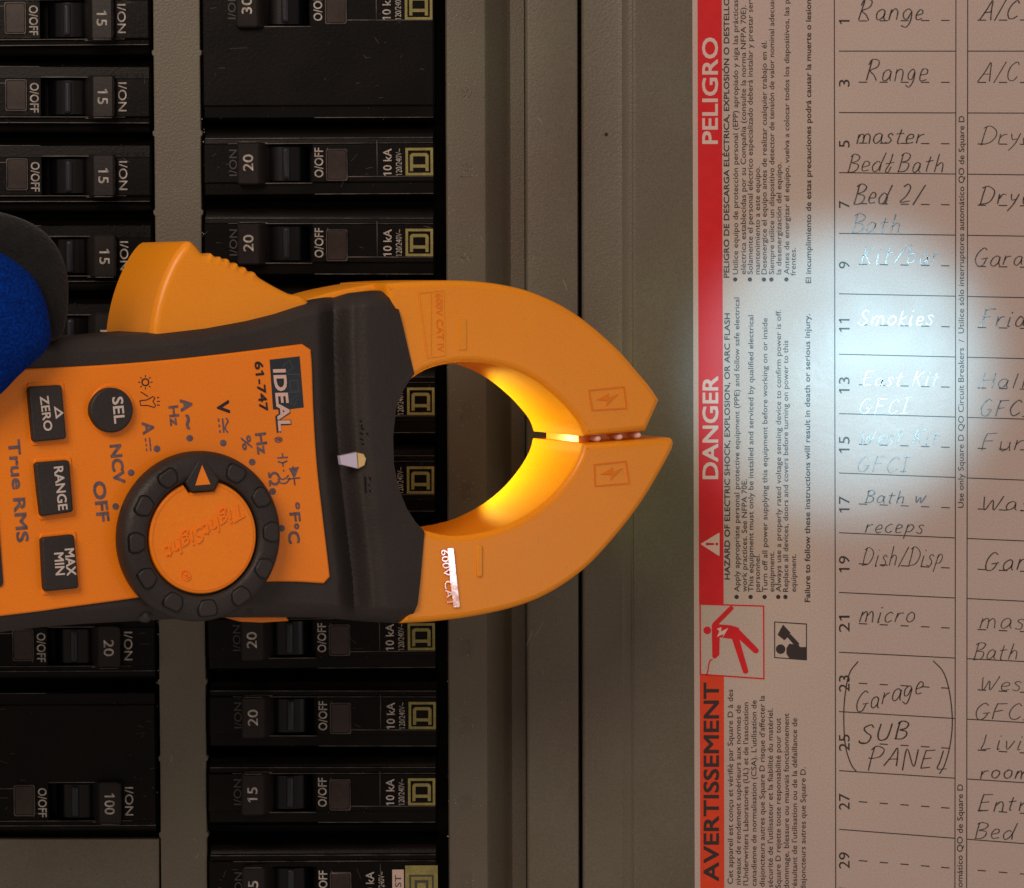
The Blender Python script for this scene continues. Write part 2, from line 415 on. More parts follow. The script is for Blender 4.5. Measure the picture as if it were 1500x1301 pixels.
def logo(g, gd, x, y, sz=40, fill=False):
    h = 6.25
    o, i = sz / 2, sz / 2 - 3.7
    sq = lambda a: [(x - a, y - a), (x + a, y - a), (x + a, y + a), (x - a, y + a)]
    g.ring(sq(o), sq(i), h - 0.2, h + 0.35)
    # the letter lies on its side: its two arms run past the crossbar
    a, t = sz * 0.34, 4.6; y0, y1 = y - sz * 0.31, y + sz * 0.22
    out = [(x - a, y0 + 3), (x - a + 3, y0), (x + a - 3, y0), (x + a, y0 + 3), (x + a, y1), (x - a, y1)]
    inn = [(x - a + t, y0 + t + 1), (x - a + t + 1, y0 + t), (x + a - t - 1, y0 + t), (x + a - t, y0 + t + 1), (x + a - t, y1 - t), (x - a + t, y1 - t)]
    g.ring(out, inn, h - 0.2, h + 0.35)
    g.box(x - a, x - a + t, y1, y1 + 5, h - 0.2, h + 0.35); g.box(x + a - t, x + a, y1, y1 + 5, h - 0.2, h + 0.35)
CX = 1  # column side
MESH = {}
def make_breaker(amp, poles, hy, label, style='plain'):
    """local: x away from the centre strip, y along the column (down), handle at hy"""
    t = thing('circuit_breaker', label, 'breaker', None, 'black circuit breakers in the two columns')
    key = (poles, hy)
    if key not in MESH:
        H = housing(poles); cut = MB(); cut.box(88, 163, hy - 20, hy + 37, -30, 40)
        ho = H.build('housing', M['black'], None, 28, bool_cut=cut); MESH[key] = ho.data; bpy.data.objects.remove(ho)
        fl = MB(); fl.box(87, 164, hy - 21, hy + 38, -34, -31); MESH[key, 'floor'] = None
        # rocker drum
        d = MB(); n = 18; vs = []; fs = []
        for k in range(n + 1):
            a = math.pi * k / n
            for yy in (hy - 16, hy + 33): vs.append((121 - 35 * math.cos(a), -yy, -26 + 27 * math.sin(a)))
        for k in range(n): fs.append((2 * k, 2 * k + 1, 2 * k + 3, 2 * k + 2))
        fs.append(tuple(range(0, 2 * n + 2, 2))); fs.append(tuple(range(2 * n + 1, 0, -2)))
        d.add(vs, fs)
        # strip added across the drum, its bluish colour standing in for a highlight
        pr = MB(); pr.prism(rrect(124, hy + 8, 12, 48, 3), -14, 4.5, 5, 4)
        MESH[key, 'drum'] = (d, pr)
        # toggle: a wedge leaning towards the centre strip, its end face carrying the rating
        h = MB(); prof = [(88, -10), (55, 2), (53.5, 12), (54.5, 22), (57, 24.5), (84, 22), (87, 19.5), (96, 4), (100, -6)]
        y0, y1 = hy - 22, hy + 39; m = len(prof); vs = []
        for yy, ins in ((y0, 2.2), (y0 + 2.2, 0), (y1 - 2.2, 0), (y1, 2.2)):
            cx = 76; cz = 8
            for x, z in prof: vs.append((x + (cx - x) * ins / 34, -yy, z + (cz - z) * ins / 16))
        fs = []
        for k in range(3): fs += [(k * m + i, k * m + (i + 1) % m, (k + 1) * m + (i + 1) % m, (k + 1) * m + i) for i in range(m)]
        fs += [tuple(range(m - 1, -1, -1)), tuple(3 * m + i for i in range(m))]
        h.add(vs, fs); MESH[key, 'handle'] = h
    o = bpy.data.objects.new('housing', MESH[key]); sc.collection.objects.link(o); o.parent = t
    def inst(tag, make, name, m, par, sm=35):
        k2 = (key, tag) if tag != 'num' else (amp, hy, 'num')
        if k2 not in MESH or not isinstance(MESH[k2], bpy.types.Mesh):
            oo = make().build(name, m, par, sm); MESH[k2] = oo.data; return oo
        oo = bpy.data.objects.new(name, MESH[k2]); sc.collection.objects.link(oo); oo.parent = par; return oo
    dr, drum_highlight = MESH[key, 'drum'] if (key, 'drumm') not in MESH else (None, None)
    inst('drumm', lambda: dr, 'rocker_drum', M['drum'], t)
    inst('highlightm', lambda: drum_highlight, 'rocker_highlight', M['drum_highlight'], t)
    tg = inst('handlem', lambda: MESH[key, 'handle'], 'toggle', M['handle'], t, 25)
    L = {'15': 22, '20': 24, '30': 24, '100': 31}[amp]
    inst('num', lambda: MB().text(amp, (77.5, hy + 8 + L / 2), (77.5, hy + 8 - L / 2), 14.5, 23.6, None, 0.012, ext=0.5), 'rating_number', M['print_grey'], tg, 0)
    sh = 30 if style == 'wide' else 0
    def offtext():
        return MB().text('O/OFF', (178, hy + 29), (178, hy - 14), 12.5, 6.1, None, 0.01, ext=0.3)
    inst('off', offtext, 'off_marking', M['print_grey'], t, 0)
    inst('on', lambda: MB().text('I/ON', (52.5, hy + 26), (52.5, hy - 12), 11, 6.1, None, 0.0, ext=0.4),
         'on_marking', M['print_dim'], t, 0)
    def win():
        g = MB(); g.prism(rrect(198, hy + 11, 29, 44, 3), -4, 8.4, 1.6, 2); return g
    inst('win', win, 'trip_indicator', M['window'], t)
    P2 = 115 * poles / 2
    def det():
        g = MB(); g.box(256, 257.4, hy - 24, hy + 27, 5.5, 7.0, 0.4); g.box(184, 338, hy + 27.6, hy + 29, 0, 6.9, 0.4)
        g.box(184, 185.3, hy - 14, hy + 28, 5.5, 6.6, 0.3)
        g.box(6, 338, -P2 + 20.6, -P2 + 21.8, -1, 1.4, 0.4); g.box(40, 338, -P2 + 28.6, -P2 + 29.6, 4, 7.0, 0.4); g.box(165, 338, P2 - 13, P2 - 12, -1, 1.0, 0.3)  # ridge strips coloured lighter as painted edge highlights
        g.box(57, 84, hy - 22.6, hy - 21.4, 20, 24.2, 0.4); g.prism([(57, hy - 21.4), (84, hy - 21.4), (96, hy - 20.4), (99, hy - 22.4), (84, hy - 23.4), (57, hy - 22.4)], 2, 6.0, 0.3, 1)  # painted highlight along the top edge of the toggle
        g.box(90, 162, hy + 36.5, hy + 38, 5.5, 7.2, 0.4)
        g.ring(rrect(198, hy + 11, 31.0, 46.0, 3), rrect(198, hy + 11, 28.6, 43.6, 3), 5, 9.2)  # window outline, its highlight painted in the lighter colour
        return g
    inst('det', det, 'moulded_highlight_line', M['edge_highlight'], t)['kind'] = 'stuff'
    g = MB()
    for _ in range(16 * poles):
        x = random.uniform(170, 335) if random.random() < .7 else random.uniform(5, 50); y = random.uniform(-P2 + 30, P2 - 28); a = random.uniform(0, 3.14) if random.random() < .4 else random.gauss(0, .15); L = random.expovariate(1 / 5.0)
        g.ribbon([(x, y), (x + L * .5 * math.cos(a), y + L * .5 * math.sin(a) + random.uniform(-.5, .5)), (x + L * math.cos(a), y + L * math.sin(a))], random.uniform(.4, .9), 6.05, None, 0.1)
    for _ in range(14 * poles):
        x = random.uniform(6, 336); y = random.choice((-P2 + 22, -P2 + 29, P2 - 12, P2 - 27)) + random.gauss(0, 1.5); g.disc(x, y, random.uniform(.3, .8), 4, 7.2, None, 5)
    g.build('scuff_mark', M['scuff'], t, 0, kind='stuff')
    # faint moulded lettering on the shoulder
    inst('sh', lambda: MB().text('LK 15-B', (14, hy + 44), (62, hy + 44), 10, 0.4, None, 0, ext=0.5) if poles == 1 else MB().text('LK 1500', (14, hy + 44), (62, hy + 44), 10, 1.0, None, 0, ext=0.5), 'moulded_code', M['black'], t, 0)
    return t, inst
def right_marks(t, inst, hy, style='plain'):
    if style == 'plain':
        inst('ka', lambda: MB().text('10 kA', (277.5, hy + 20), (277.5, hy - 19), 12, 6.15, None, 0.008, ext=0.3), 'current_marking', M['print_grey'], t, 0)
        inst('v', lambda: MB().text('120/240V~', (292.5, hy + 20), (292.5, hy - 19), 8.5, 6.15, None, 0.0, ext=0.3), 'voltage_marking', M['print_grey'], t, 0)
        def lg(): g = MB(); logo(g, None, 318, hy + 0); return g
        inst('logo', lg, 'maker_mark', M['logo_y'], t, 0)
    else:
        inst('ka2', lambda: MB().text('10 kA', (247, hy + 34), (247, hy - 5), 12, 6.15, None, 0.008, ext=0.3), 'current_marking', M['print_grey'], t, 0)
        inst('v2', lambda: MB().text('120/240V~', (262, hy + 34), (262, hy - 5), 8.5, 6.15, None, 0.0, ext=0.3), 'voltage_marking', M['print_grey'], t, 0)
        g = MB(); g.box(274, 291, hy - 8, hy + 40, 6, 6.6); st = g.build('sticker', M['sticker'], t, 0, label='small pinkish white sticker')
        g = MB(); g.text('ST', (287, hy + 18), (287, hy), 9, 6.9, None, 0, ext=0.2); g.build('sticker_print', M['print_dim'], st, 0)
        g = MB(); g.box(293, 341, hy - 14, hy + 60, 5.9, 6.4); g.build('maker_mark_field', M['logo_y'], t, 0)
        g = MB(); sq = lambda a: [(317 - a, hy + 18 - a), (317 + a, hy + 18 - a), (317 + a, hy + 18 + a), (317 - a, hy + 18 + a)]
        g.ring(sq(18), sq(15.5), 6.4, 6.8); g.ring(sq(10), sq(6.5), 6.4, 6.8); g.build('maker_mark', M['print_dim'], t, 0)
def put(t, side, yc):
    p = W(750, yc, 0)
    t.location = Vector(((RX + 0.5) if side > 0 else (LX - 1), p.y, 0)) * S
    t.rotation_euler = (random.gauss(0, R(.5)), random.gauss(0, R(.25)), (0 if side > 0 else math.pi) + random.gauss(0, R(.14)))
    t.location.z += random.uniform(-2.0, 1.5) * S; t.location.x += random.uniform(-1, 1) * S
RC = [(238, '20', 'black 20 amp breaker just below the large 30 amp double breaker, right column'),
      (354, '20', 'black 20 amp breaker at right column, directly above the jaw pivot of the meter'),
      (470, '20', 'black breaker in right column almost wholly hidden behind the meter head, above the jaw opening'),
      (587, '20', 'black breaker seen through the upper half of the open jaw, yellow mark showing'),
      (702, '20', 'black breaker seen through the lower half of the open jaw, yellow mark showing'),
      (818, '20', 'black breaker in right column hidden behind the lower jaw root'),
      (933, '20', 'black 20 amp breaker peeking out right below the meter head, right column'),
      (1046, '20', 'black 20 amp breaker second below the meter head, right column, above the 15 amp one'),
      (1158, '15', 'black 15 amp breaker in right column, the only 15 amp one on that side')]
for yc, amp, lab in RC:
    t, inst = make_breaker(amp, 1, -8, lab); right_marks(t, inst, -1 - 0); put(t, 1, yc + 1)
t, inst = make_breaker('30', 2, -66, 'wide black double pole 30 amp breaker at top of right column with blank lower half'); right_marks(t, inst, -58); put(t, 1, 68)
t, inst = make_breaker('20', 1, -8, 'black breaker above the 30 amp double breaker at the top edge'); right_marks(t, inst, -1); put(t, 1, -105)
t, inst = make_breaker('15', 2, -58, 'black breaker at bottom of right column with white sticker and olive yellow block'); right_marks(t, inst, -65, 'wide'); put(t, 1, 1344)
t, inst = make_breaker('20', 2, -58, 'black breaker below the one with the white sticker, beyond the bottom edge'); put(t, 1, 1572)
def on_bright(t):
    for c in t.children:
        if c.name.startswith('on_marking'): c.data = ON_MESH
g = MB(); g.text('I/ON', (50, 22), (50, -20), 12, 6.15, None, 0.006, ext=0.4); oo = g.build('on_marking', M['print_grey'], None, 0); ON_MESH = oo.data; bpy.data.objects.remove(oo)
LC = [(-88, '20', 'black breaker at the top left edge above the topmost 15 amp one'),
      (27, '15', 'black 15 amp breaker topmost in the left column, cut by the top edge'),
      (142, '15', 'black 15 amp breaker second from top in the left column'),
      (257, '15', 'black 15 amp breaker third from top in the left column'),
      (374, '15', 'black 15 amp breaker in left column just above the orange trigger, partly behind the glove'),
      (489, '15', 'black breaker in left column squeezed between glove and orange trigger'),
      (603, '15', 'black breaker in left column hidden behind the meter buttons, upper one'),
      (717, '20', 'black breaker in left column hidden behind the middle of the meter body'),
      (831, '20', 'black breaker in left column hidden behind the lower edge of the meter body'),
      (945, '20', 'black 20 amp breaker in left column emerging below the meter body')]
for yc, amp, lab in LC:
    t, inst = make_breaker(amp, 1, -8, lab); put(t, -1, yc); on_bright(t)
t, inst = make_breaker('100', 2, -66, 'wide black 100 amp double pole breaker at bottom of left column'); put(t, -1, 1115)
for c in t.children:
    if c.name.startswith('on_marking'):
        g = MB(); g.text('I/ON', (50, -36), (50, -78), 12, 6.15, None, 0.006, ext=0.4); oo = g.build('x', M['print_grey'], None, 0); c.data = oo.data; bpy.data.objects.remove(oo)

# ================================================================ DIRECTORY LABEL (traced on the door plane)
LF = Frame((0, 0, 3.9))
lab = thing('directory_label', 'white circuit directory and danger label with red band and handwritten rows', 'label', LF)
g = MB(); g.prism([(1013.5, -260), (1620, -262), (1616, 1600), (1018.5, 1600)], -0.4, 0, 0, 1, LF); sheet = g.build('label_sheet', M['paper'], lab, 0)
HB, HT = 0.12, 0.30
def band(name, quad, m):
    g = MB(); g.prism(quad, 0, HB, 0, 1, LF); return g.build(name, m, lab, 0)
b1 = band('red_band', [(1021, -260), (1056.5, -260), (1060, 885), (1024, 885)], M['red'])
b2 = band('orange_red_band', [(1025, 989), (1060.5, 989), (1061.5, 1600), (1026.5, 1600)], M['orange_red'])
def ltext(parent, name, s, bx, ys, ye, cap, m, bold=0.0, dx=0.0):
    g = MB(); g.text(s, (bx + dx, ys), (bx, ye), cap, HT, LF, bold); return g.build(name, m, parent, 0)
ltext(b1, 'heading_text', 'PELIGRO', 1051, 211, 55, 22.5, M['paper_print'], 0.022)
ltext(b1, 'heading_text', 'DANGER', 1051.5, 702, 551, 22.5, M['paper_print'], 0.022)
ltext(b2, 'heading_text', 'AVERTISSEMENT', 1052.5, 1291, 1000, 22, M['black_print'], 0.024)
def poly(g, pts, h): g.prism(pts, h - 0.08, h, 0, 1, LF)
g = MB(); g.prism(qround([(1026, 797), (1054, 780), (1054, 815)], 2), 0.1, HT, 0, 1, LF); tri = g.build('warning_triangle', M['paper_print'], b1, 0)
g = MB(); g.prism([(1034, 795), (1034, 799), (1046, 798.5), (1046, 795.5)], HT, HT + 0.1, 0, 1, LF); g.disc(1050, 797, 2.2, HT, HT + 0.1, LF, 10)
tm = g.build('exclamation_mark', M['red'], b1, 0)
def block(name, lines, m=M['black_print']):
    """lines: (text, baseline x, y start, y end, bold, bullet)"""
    g = MB()
    for s, bx, ys, ye, bold, bul in lines:
        g.text(s, (bx, ys), (bx, ye), 7.6 if not bold else 7.9, HT, LF, 0.016 if bold else 0.003)
        if bul: g.disc(bx - 4, ys + 7.5, 3.2, 0.1, HT, LF, 12)
    return g.build(name, m, lab, 0)
block('spanish_warning_text', [
    ('PELIGRO DE DESCARGA ELÉCTRICA, EXPLOSIÓN O DESTELLO POR ARQUEO', 1068, 407, -100, 1, 0),
    ('Utilice equipo de protección personal (EPP) apropiado y siga las prácticas', 1081, 402, 0, 0, 1),
    ('eléctrica establecidas por su Compañía (consulte la norma NFPA 70E).', 1092.5, 402, 8, 0, 0),
    ('Solamente el personal eléctrico especializado deberá instalar y prestar servicio de', 1102.5, 402, -40, 0, 1),
    ('mantenimiento a este equipo.', 1113, 402, 244, 0, 0),
    ('Desenergice el equipo antes de realizar cualquier trabajo en él.', 1123, 402, 60, 0, 1),
    ('Siempre utilice un dispositivo detector de tensión de valor nominal adecuado', 1134, 402, -12, 0, 1),
    ('la desenergización del equipo.', 1144.5, 402, 238, 0, 0),
    ('Antes de energizar el equipo, vuelva a colocar todos los dispositivos, las puertas', 1156, 402, -34, 0, 1),
    ('frentes.', 1165.5, 404, 363, 0, 0),
    ('El incumplimiento de estas precauciones podrá causar la muerte o lesiones serias.', 1188, 415, -52, 1, 0)])
block('english_warning_text', [
    ('HAZARD OF ELECTRIC SHOCK, EXPLOSION, OR ARC FLASH', 1069, 849, 459, 1, 0),
    ('Apply appropriate personal protective equipment (PPE) and follow safe electrical', 1083, 867, 436, 0, 1),
    ('work practices. See NFPA 70E.', 1094, 867, 702, 0, 0),
    ('This equipment must only be installed and serviced by qualified electrical', 1103.5, 867, 462, 0, 1),
    ('personnel.', 1113, 867, 812, 0, 0),
    ('Turn off all power supplying this equipment before working on or inside', 1124, 867, 466, 0, 1),
    ('equipment.', 1134, 867, 808, 0, 0),
    ('Always use a properly rated voltage sensing device to confirm power is off.', 1144, 867, 454, 0, 1),
    ('Replace all devices, doors and covers before turning on power to this', 1154.5, 867, 499, 0, 1),
    ('equipment.', 1166, 867, 812, 0, 0),
    ('Failure to follow these instructions will result in death or serious injury.', 1186.5, 882, 460, 1, 0)])
block('french_warning_text', [
    ('Cet appareil est conçu et vérifié par Square D à des', 1073.5, 1295, 1010, 0, 0),
    ('niveaux de rendement supérieurs aux normes de', 1085, 1296, 1033, 0, 0),
    ("l'Underwriters Laboratories (UL) et de l'association", 1096, 1297, 1029, 0, 0),
    ("canadienne de normalisation (CSA). L'utilisation de", 1108, 1298, 1026, 0, 0),
    ("disjoncteurs autres que Square D risque d'affecter la", 1120, 1299, 1019, 0, 0),
    ("sécurité de l'utilisateur et la fiabilité du matériel.", 1132, 1300, 1038, 0, 0),
    ('Square D rejette toute responsabilité pour tout', 1143.5, 1301, 1052, 0, 0),
    ('dommage, blessure ou mauvais fonctionnement', 1155.5, 1302, 1045, 0, 0),
    ("résultant de l'utilisation ou de la défaillance de", 1167.5, 1303, 1052, 0, 0),
    ('disjoncteurs autres que Square D.', 1180, 1304, 1124, 0, 0)])
# pictograms
def stroke(g, pts, wd, h=HT, n=5, fr=None): g.ribbon(catmull(pts, n) if len(pts) > 2 else pts, wd, h, fr or LF, 0)
def capsule(g, a, b, r0, r1, h=HT):
    a, b = Vector(a), Vector(b); d = (b - a).normalized(); n = Vector((-d.y, d.x)); pts = []
    th = math.atan2(n.y, n.x)
    for k in range(9): q = th + math.pi * k / 8; pts.append((a.x + r0 * math.cos(q), a.y + r0 * math.sin(q)))
    for k in range(9): q = th + math.pi + math.pi * k / 8; pts.append((b.x + r1 * math.cos(q), b.y + r1 * math.sin(q)))
    g.prism(pts, 0.1, h, 0, 1, LF)
g = MB(); o_ = [(1024.5, 884), (1119.5, 887), (1120, 995.5), (1025, 989)]; i_ = [(1026.5, 886), (1117.5, 889), (1118, 993.3), (1027, 987)]
g.ring(o_, i_, 0.0, HT, LF)
g.disc(1036, 923.5, 5.6, 0.1, HT, LF, 18)
capsule(g, (1047, 915), (1071, 891), 3.6, 3.4, HT + 0.05)
g.prism([(1044, 914), (1070, 916), (1083, 920), (1077, 934), (1071, 936), (1050, 933), (1044, 925)], 0.1, HT, 0, 1, LF)
capsule(g, (1046, 917), (1047, 961), 3.4, 3.6, HT + 0.10); capsule(g, (1051, 930), (1050, 958), 3.2, 3.6, HT + 0.15)
capsule(g, (1076, 931), (1092, 983), 5.2, 4.0, HT + 0.20); capsule(g, (1076, 923), (1107, 953), 5.4, 4.2, HT + 0.25)
stroke(g, [(1044, 966), (1040, 968), (1038, 975), (1037, 982), (1035, 989)], 1.8)
pic = g.build('shock_pictogram', M['red'], lab, 0, label='red stick figure being shocked')
g = MB(); g.prism([(1050, 921), (1057, 919), (1056, 925), (1067, 920), (1058, 935), (1060, 929), (1050, 933), (1054, 925)], HT, HT + 0.4, 0, 1, LF)
g.build('lightning_bolt', M['paper_print'], lab, 0)
g = MB(); g.ring([(1134, 910.5), (1182, 913.5), (1182, 967.5), (1134, 964)], [(1135.4, 912), (1180.6, 915), (1180.6, 966), (1135.4, 962.6)], 0, HT, LF)
g.disc(1143.5, 951, 7, 0.1, HT, LF, 20)
g.prism([(1152, 950), (1156, 943), (1170, 945), (1172, 948), (1181, 948), (1181, 966), (1156, 964), (1152, 958)], 0.1, HT, 0, 1, LF)
g.prism([(1139, 930), (1147, 915), (1158, 927), (1155, 932), (1149, 938)], 0.1, HT, 0, 1, LF)
g.prism([(1152, 932), (1158, 929), (1171, 943), (1166, 948)], 0.1, HT + 0.1, 0, 1, LF)
g.build('manual_pictogram', M['black_print'], lab, 0, label='black figure reading a manual')
# grid
YL = [-103, -14, 75, 165, 253, 342, 430.5, 519, 606, 693, 780.5, 868, 955.5, 1042.5, 1129, 1215, 1301, 1387, 1473]
YR = [-106, -16, 75, 165.5, 255, 344.5, 434, 523, 611, 699.5, 788, 876, 964, 1052.5, 1140, 1228, 1315.5, 1402, 1489]
def gy(r, x):
    i = int(math.floor(r)); f = r - i; i = max(0, min(len(YL) - 2, i))
    a = YL[i] + (YL[i + 1] - YL[i]) * f; b = YR[i] + (YR[i + 1] - YR[i]) * f
    return a + (b - a) * (x - 1230) / 168.0
g = MB()
for xa, xb in ((1221.8, 1224.2), (1400.5, 1398.8), (1417.8, 1416.0)): g.ribbon([(xa, -250), (xa + (xb - xa) * 0.5, 600), (xb + (xb - xa) * 0.15, 1500)], 1.35, HT, LF, 0)
gr = g.build('column_line', M['black_print'], lab, 0)
for i in range(len(YL)):
    for (a, b) in ((1229, 1399.5), (1417, 1610)):
        g = MB(); g.ribbon([(a, gy(i, a)), (b, gy(i, b))], 1.35, HT + 0.02, LF, 0); g.build('row_line', M['black_print'], lab, 0)
XD = [(1258, 1270.5), (1288.5, 1300.5), (1319, 1331), (1349, 1361.5), (1378.5, 1391)]
for r in range(1, 17):
    f = 1 + r - 1 + 0.505
    g = MB()
    for a, b in XD: g.ribbon([(a, gy(f, a)), (b, gy(f, b))], 1.5, HT, LF, 0)
    for k in range(5):
        a = 1432 + 31 * k; g.ribbon([(a, gy(f, a)), (a + 12.5, gy(f, a + 12.5))], 1.5, HT, LF, 0)
    g.build('dashed_rule', M['black_print'], lab, 0)
    num = 2 * r - 1; yc = gy(f, 1236) + 1.5
    L = (6 if num == 1 else 10.5) if num < 10 else (19 if num == 11 else 24)
    g = MB(); g.text(str(num), (1244.5, yc + L / 2), (1244.5, yc - L / 2), 15.5, HT, LF, 0.0); g.build('row_number', M['black_print'], lab, 0)
g = MB(); g.text('Use only Square D QO Circuit Breakers  /  Utilice sólo interruptores automático QO de Square D', (1411.5, 744), (1412.5, 170), 8.2, HT, LF, 0.004); g.build('column_text', M['black_print'], lab, 0)
g = MB(); g.text('Utilice sólo interruptores automático QO de Square D', (1409, 1470), (1410.5, 1149), 8.2, HT, LF, 0.004); g.build('column_text', M['black_print'], lab, 0)

# handwriting: a single-stroke alphabet, x-height 6, capitals 10
HW = {
'A': (8, [[(0, 0), (3, 5), (5.5, 10), (6.3, 5), (7, 0)], [(1.8, 3.8), (6.8, 4)]]), 'B': (7, [[(1, 0), (1.4, 5), (1.7, 10)], [(0.5, 9), (3, 10.3), (6, 9), (5.3, 6.6), (2, 5.3), (5.5, 4.6), (6.3, 2.4), (4.5, 0.3), (0.4, 0)]]),
'C': (7, [[(6.5, 8.3), (4.5, 10), (1.6, 7.6), (0.6, 3.6), (2, 0.4), (4.5, 0.2), (6.6, 2)]]), 'D': (8, [[(1.4, 10), (1, 5), (0.8, 0)], [(0, 9), (3, 10.2), (6.8, 8), (7.3, 4.6), (5, 1), (0.2, 0)]]),
'E': (7, [[(1.5, 10), (0.9, 5), (0.6, 0)], [(1.2, 9.8), (6.3, 10)], [(1, 5.2), (5, 5.6)], [(0.6, 0), (5.7, 0.4)]]), 'F': (7, [[(1.5, 10), (0.9, 5), (0.6, 0)], [(1.2, 9.6), (6.6, 10.2)], [(1, 5.2), (4.8, 5.8)]]),
'G': (8, [[(6, 9), (4, 10.2), (1.4, 7.5), (0.6, 3.5), (2, 0.3), (5, 0.4), (6.7, 3.9)], [(4, 3.9), (7.6, 4.3)]]), 'H': (7, [[(1, 10), (0.4, 0)], [(6.3, 10), (5.8, 0)], [(0.7, 5), (6, 5.3)]]),
'I': (5, [[(2.4, 10), (2, 0)], [(0.6, 9.8), (4.6, 10.2)], [(0, 0), (4.2, 0.2)]]), 'K': (7, [[(1.3, 10), (0.5, 0)], [(6.4, 9.6), (1, 4.6)], [(2, 5.2), (5.6, 0)]]),
'L': (6, [[(1.6, 10), (0.9, 4), (0.6, 0.3), (5.3, 0.4)]]), 'M': (9, [[(0, 0), (1.3, 9.2), (3.8, 2.6), (7, 9.6), (7.9, 0)]]), 'N': (8, [[(0.6, -1.5), (0.7, 10), (5.8, 0.6), (6.6, 9.6)]]),
'P': (7, [[(1.8, 10), (1.4, 4), (1, -2.2)], [(0.2, 8.6), (3, 10.3), (6.6, 8.6), (5.5, 5), (1, 3.8), (0.2, 4.6)]]), 'R': (8, [[(1.6, 10), (0.6, 0)], [(0.2, 7.5), (1.6, 10.2), (5.5, 9.6), (5.3, 6.6), (1.4, 4.9), (4, 2.6), (6.2, 0)]]),
'S': (7, [[(6, 8.8), (4.2, 10.2), (1.4, 8.4), (3, 5.8), (5.6, 3.8), (4.8, 0.8), (2, -0.2), (0.3, 1.4)]]), 'U': (7, [[(0.6, 9.8), (0.5, 3.5), (2.2, 0.2), (5, 1.4), (6.2, 5.5), (6.3, 9.8)]]),
'W': (10, [[(0.6, 9.6), (1.8, 0.4), (4.8, 7), (6.1, 0.4), (9.6, 9.8)]]),
'a': (6, [[(5, 4.6), (3.4, 5.9), (1, 4.4), (0.7, 1.4), (2.4, 0), (4.6, 2.2), (5.1, 5.2)], [(5.0, 4), (5, 1.2), (6, 0.1)]]), 'b': (6, [[(1.3, 10), (0.8, 4), (0.8, 0.6)], [(0.9, 3.6), (3, 5.6), (4.9, 4), (4, 0.6), (0.9, 0.2)]]),
'c': (5, [[(4.6, 4.9), (3, 5.9), (0.9, 4), (0.9, 1.2), (2.6, 0), (4.8, 1)]]), 'd': (6, [[(4.4, 4.6), (2.6, 5.6), (0.6, 3), (1.4, 0.2), (3.6, 0.7), (5, 4), (6.6, 10)], [(5, 4), (5.1, 0)]]),
'e': (5, [[(0.8, 2.8), (4.2, 3.6), (4, 5.5), (2, 5.8), (0.7, 3), (1.6, 0.3), (4.8, 0.7)]]), 'f': (5, [[(5, 9), (3.4, 10), (2.3, 6), (1.6, 0)], [(0.5, 5.4), (4, 5.6)]]),
'g': (6, [[(4.8, 4.8), (3, 5.9), (0.8, 4), (1.4, 1), (3.6, 1), (4.9, 4.6), (4.8, 0), (3.4, -3.2), (0.4, -2.2)]]), 'h': (6, [[(1.4, 10), (0.6, 0)], [(0.9, 3.5), (3, 5.4), (4.6, 4.2), (4.8, 0)]]),
'i': (3, [[(1.3, 5.8), (1, 0.1), (2, 0.2)], [(1.6, 8.3), (1.9, 8.9)]]), 'k': (5, [[(1.2, 9.5), (0.6, 0)], [(4.4, 5.8), (1, 2.8), (4.6, 0)]]), 'l': (3, [[(1.7, 10), (1, 0)]]),
'm': (9, [[(0.6, 0), (0.9, 5.8)], [(0.8, 3.6), (2.7, 5.9), (4, 4.6), (4, 0)], [(4, 3.6), (6, 5.9), (7.6, 4.4), (7.8, 0)]]), 'n': (6, [[(0.9, 5.8), (0.7, 0)], [(0.8, 3.6), (3, 5.9), (4.7, 4.4), (4.9, 0)]]),
'o': (6, [[(3, 5.9), (1, 4.3), (0.9, 1.4), (3, 0), (5, 1.7), (4.9, 4.6), (3, 5.9)]]), 'p': (6, [[(1.4, 5.8), (0.4, -3.6)], [(1.2, 4), (3.4, 6), (5.2, 4.4), (4, 1.4), (1, 1.2)]]),
'r': (5, [[(1, 5.8), (0.7, 0)], [(0.9, 3.4), (2.4, 5.4), (4.6, 5.6)]]), 's': (5, [[(4.4, 5), (2.9, 6), (1.3, 4.7), (3.8, 2.3), (3, 0), (0.4, 0.5)]]), 't': (5, [[(2.6, 9), (1.7, 1), (3, 0)], [(0.2, 5.9), (4.8, 6.4)]]),
'u': (6, [[(0.9, 5.8), (0.9, 1.4), (2.6, 0), (4.8, 2.4), (5, 5.8)], [(5, 3), (5.4, 0)]]), 'v': (5, [[(0.4, 5.8), (2, 0), (4.8, 6)]]), 'w': (8, [[(0.6, 5.8), (1.6, 0.3), (3.8, 4.4), (5, 0.3), (7.6, 6)]]),
'y': (6, [[(0.8, 5.8), (1.6, 2.4), (4.4, 3)], [(5.6, 6), (3.4, 0), (0.6, -4)]]), '&': (7, [[(3.6, 10), (3, 5), (1, 0.6), (3, -0.2), (3.8, 3)], [(0.6, 4.5), (5.6, 5.3)]]), '/': (6, [[(5.4, 10.5), (0.4, -0.6)]]),
'2': (7, [[(1, 8.6), (3, 9.9), (5, 8), (3.6, 4), (0.8, 0.6), (6.2, 1)]]), '3': (6, [[(1, 9.4), (4.6, 9.8), (2.6, 6), (5.2, 4), (4.4, 0.6), (0.6, 0.2)]]), '+': (6, [[(3, 8), (2.8, 1)], [(0.4, 4.4), (5.6, 4.8)]]), ' ': (4, [])}
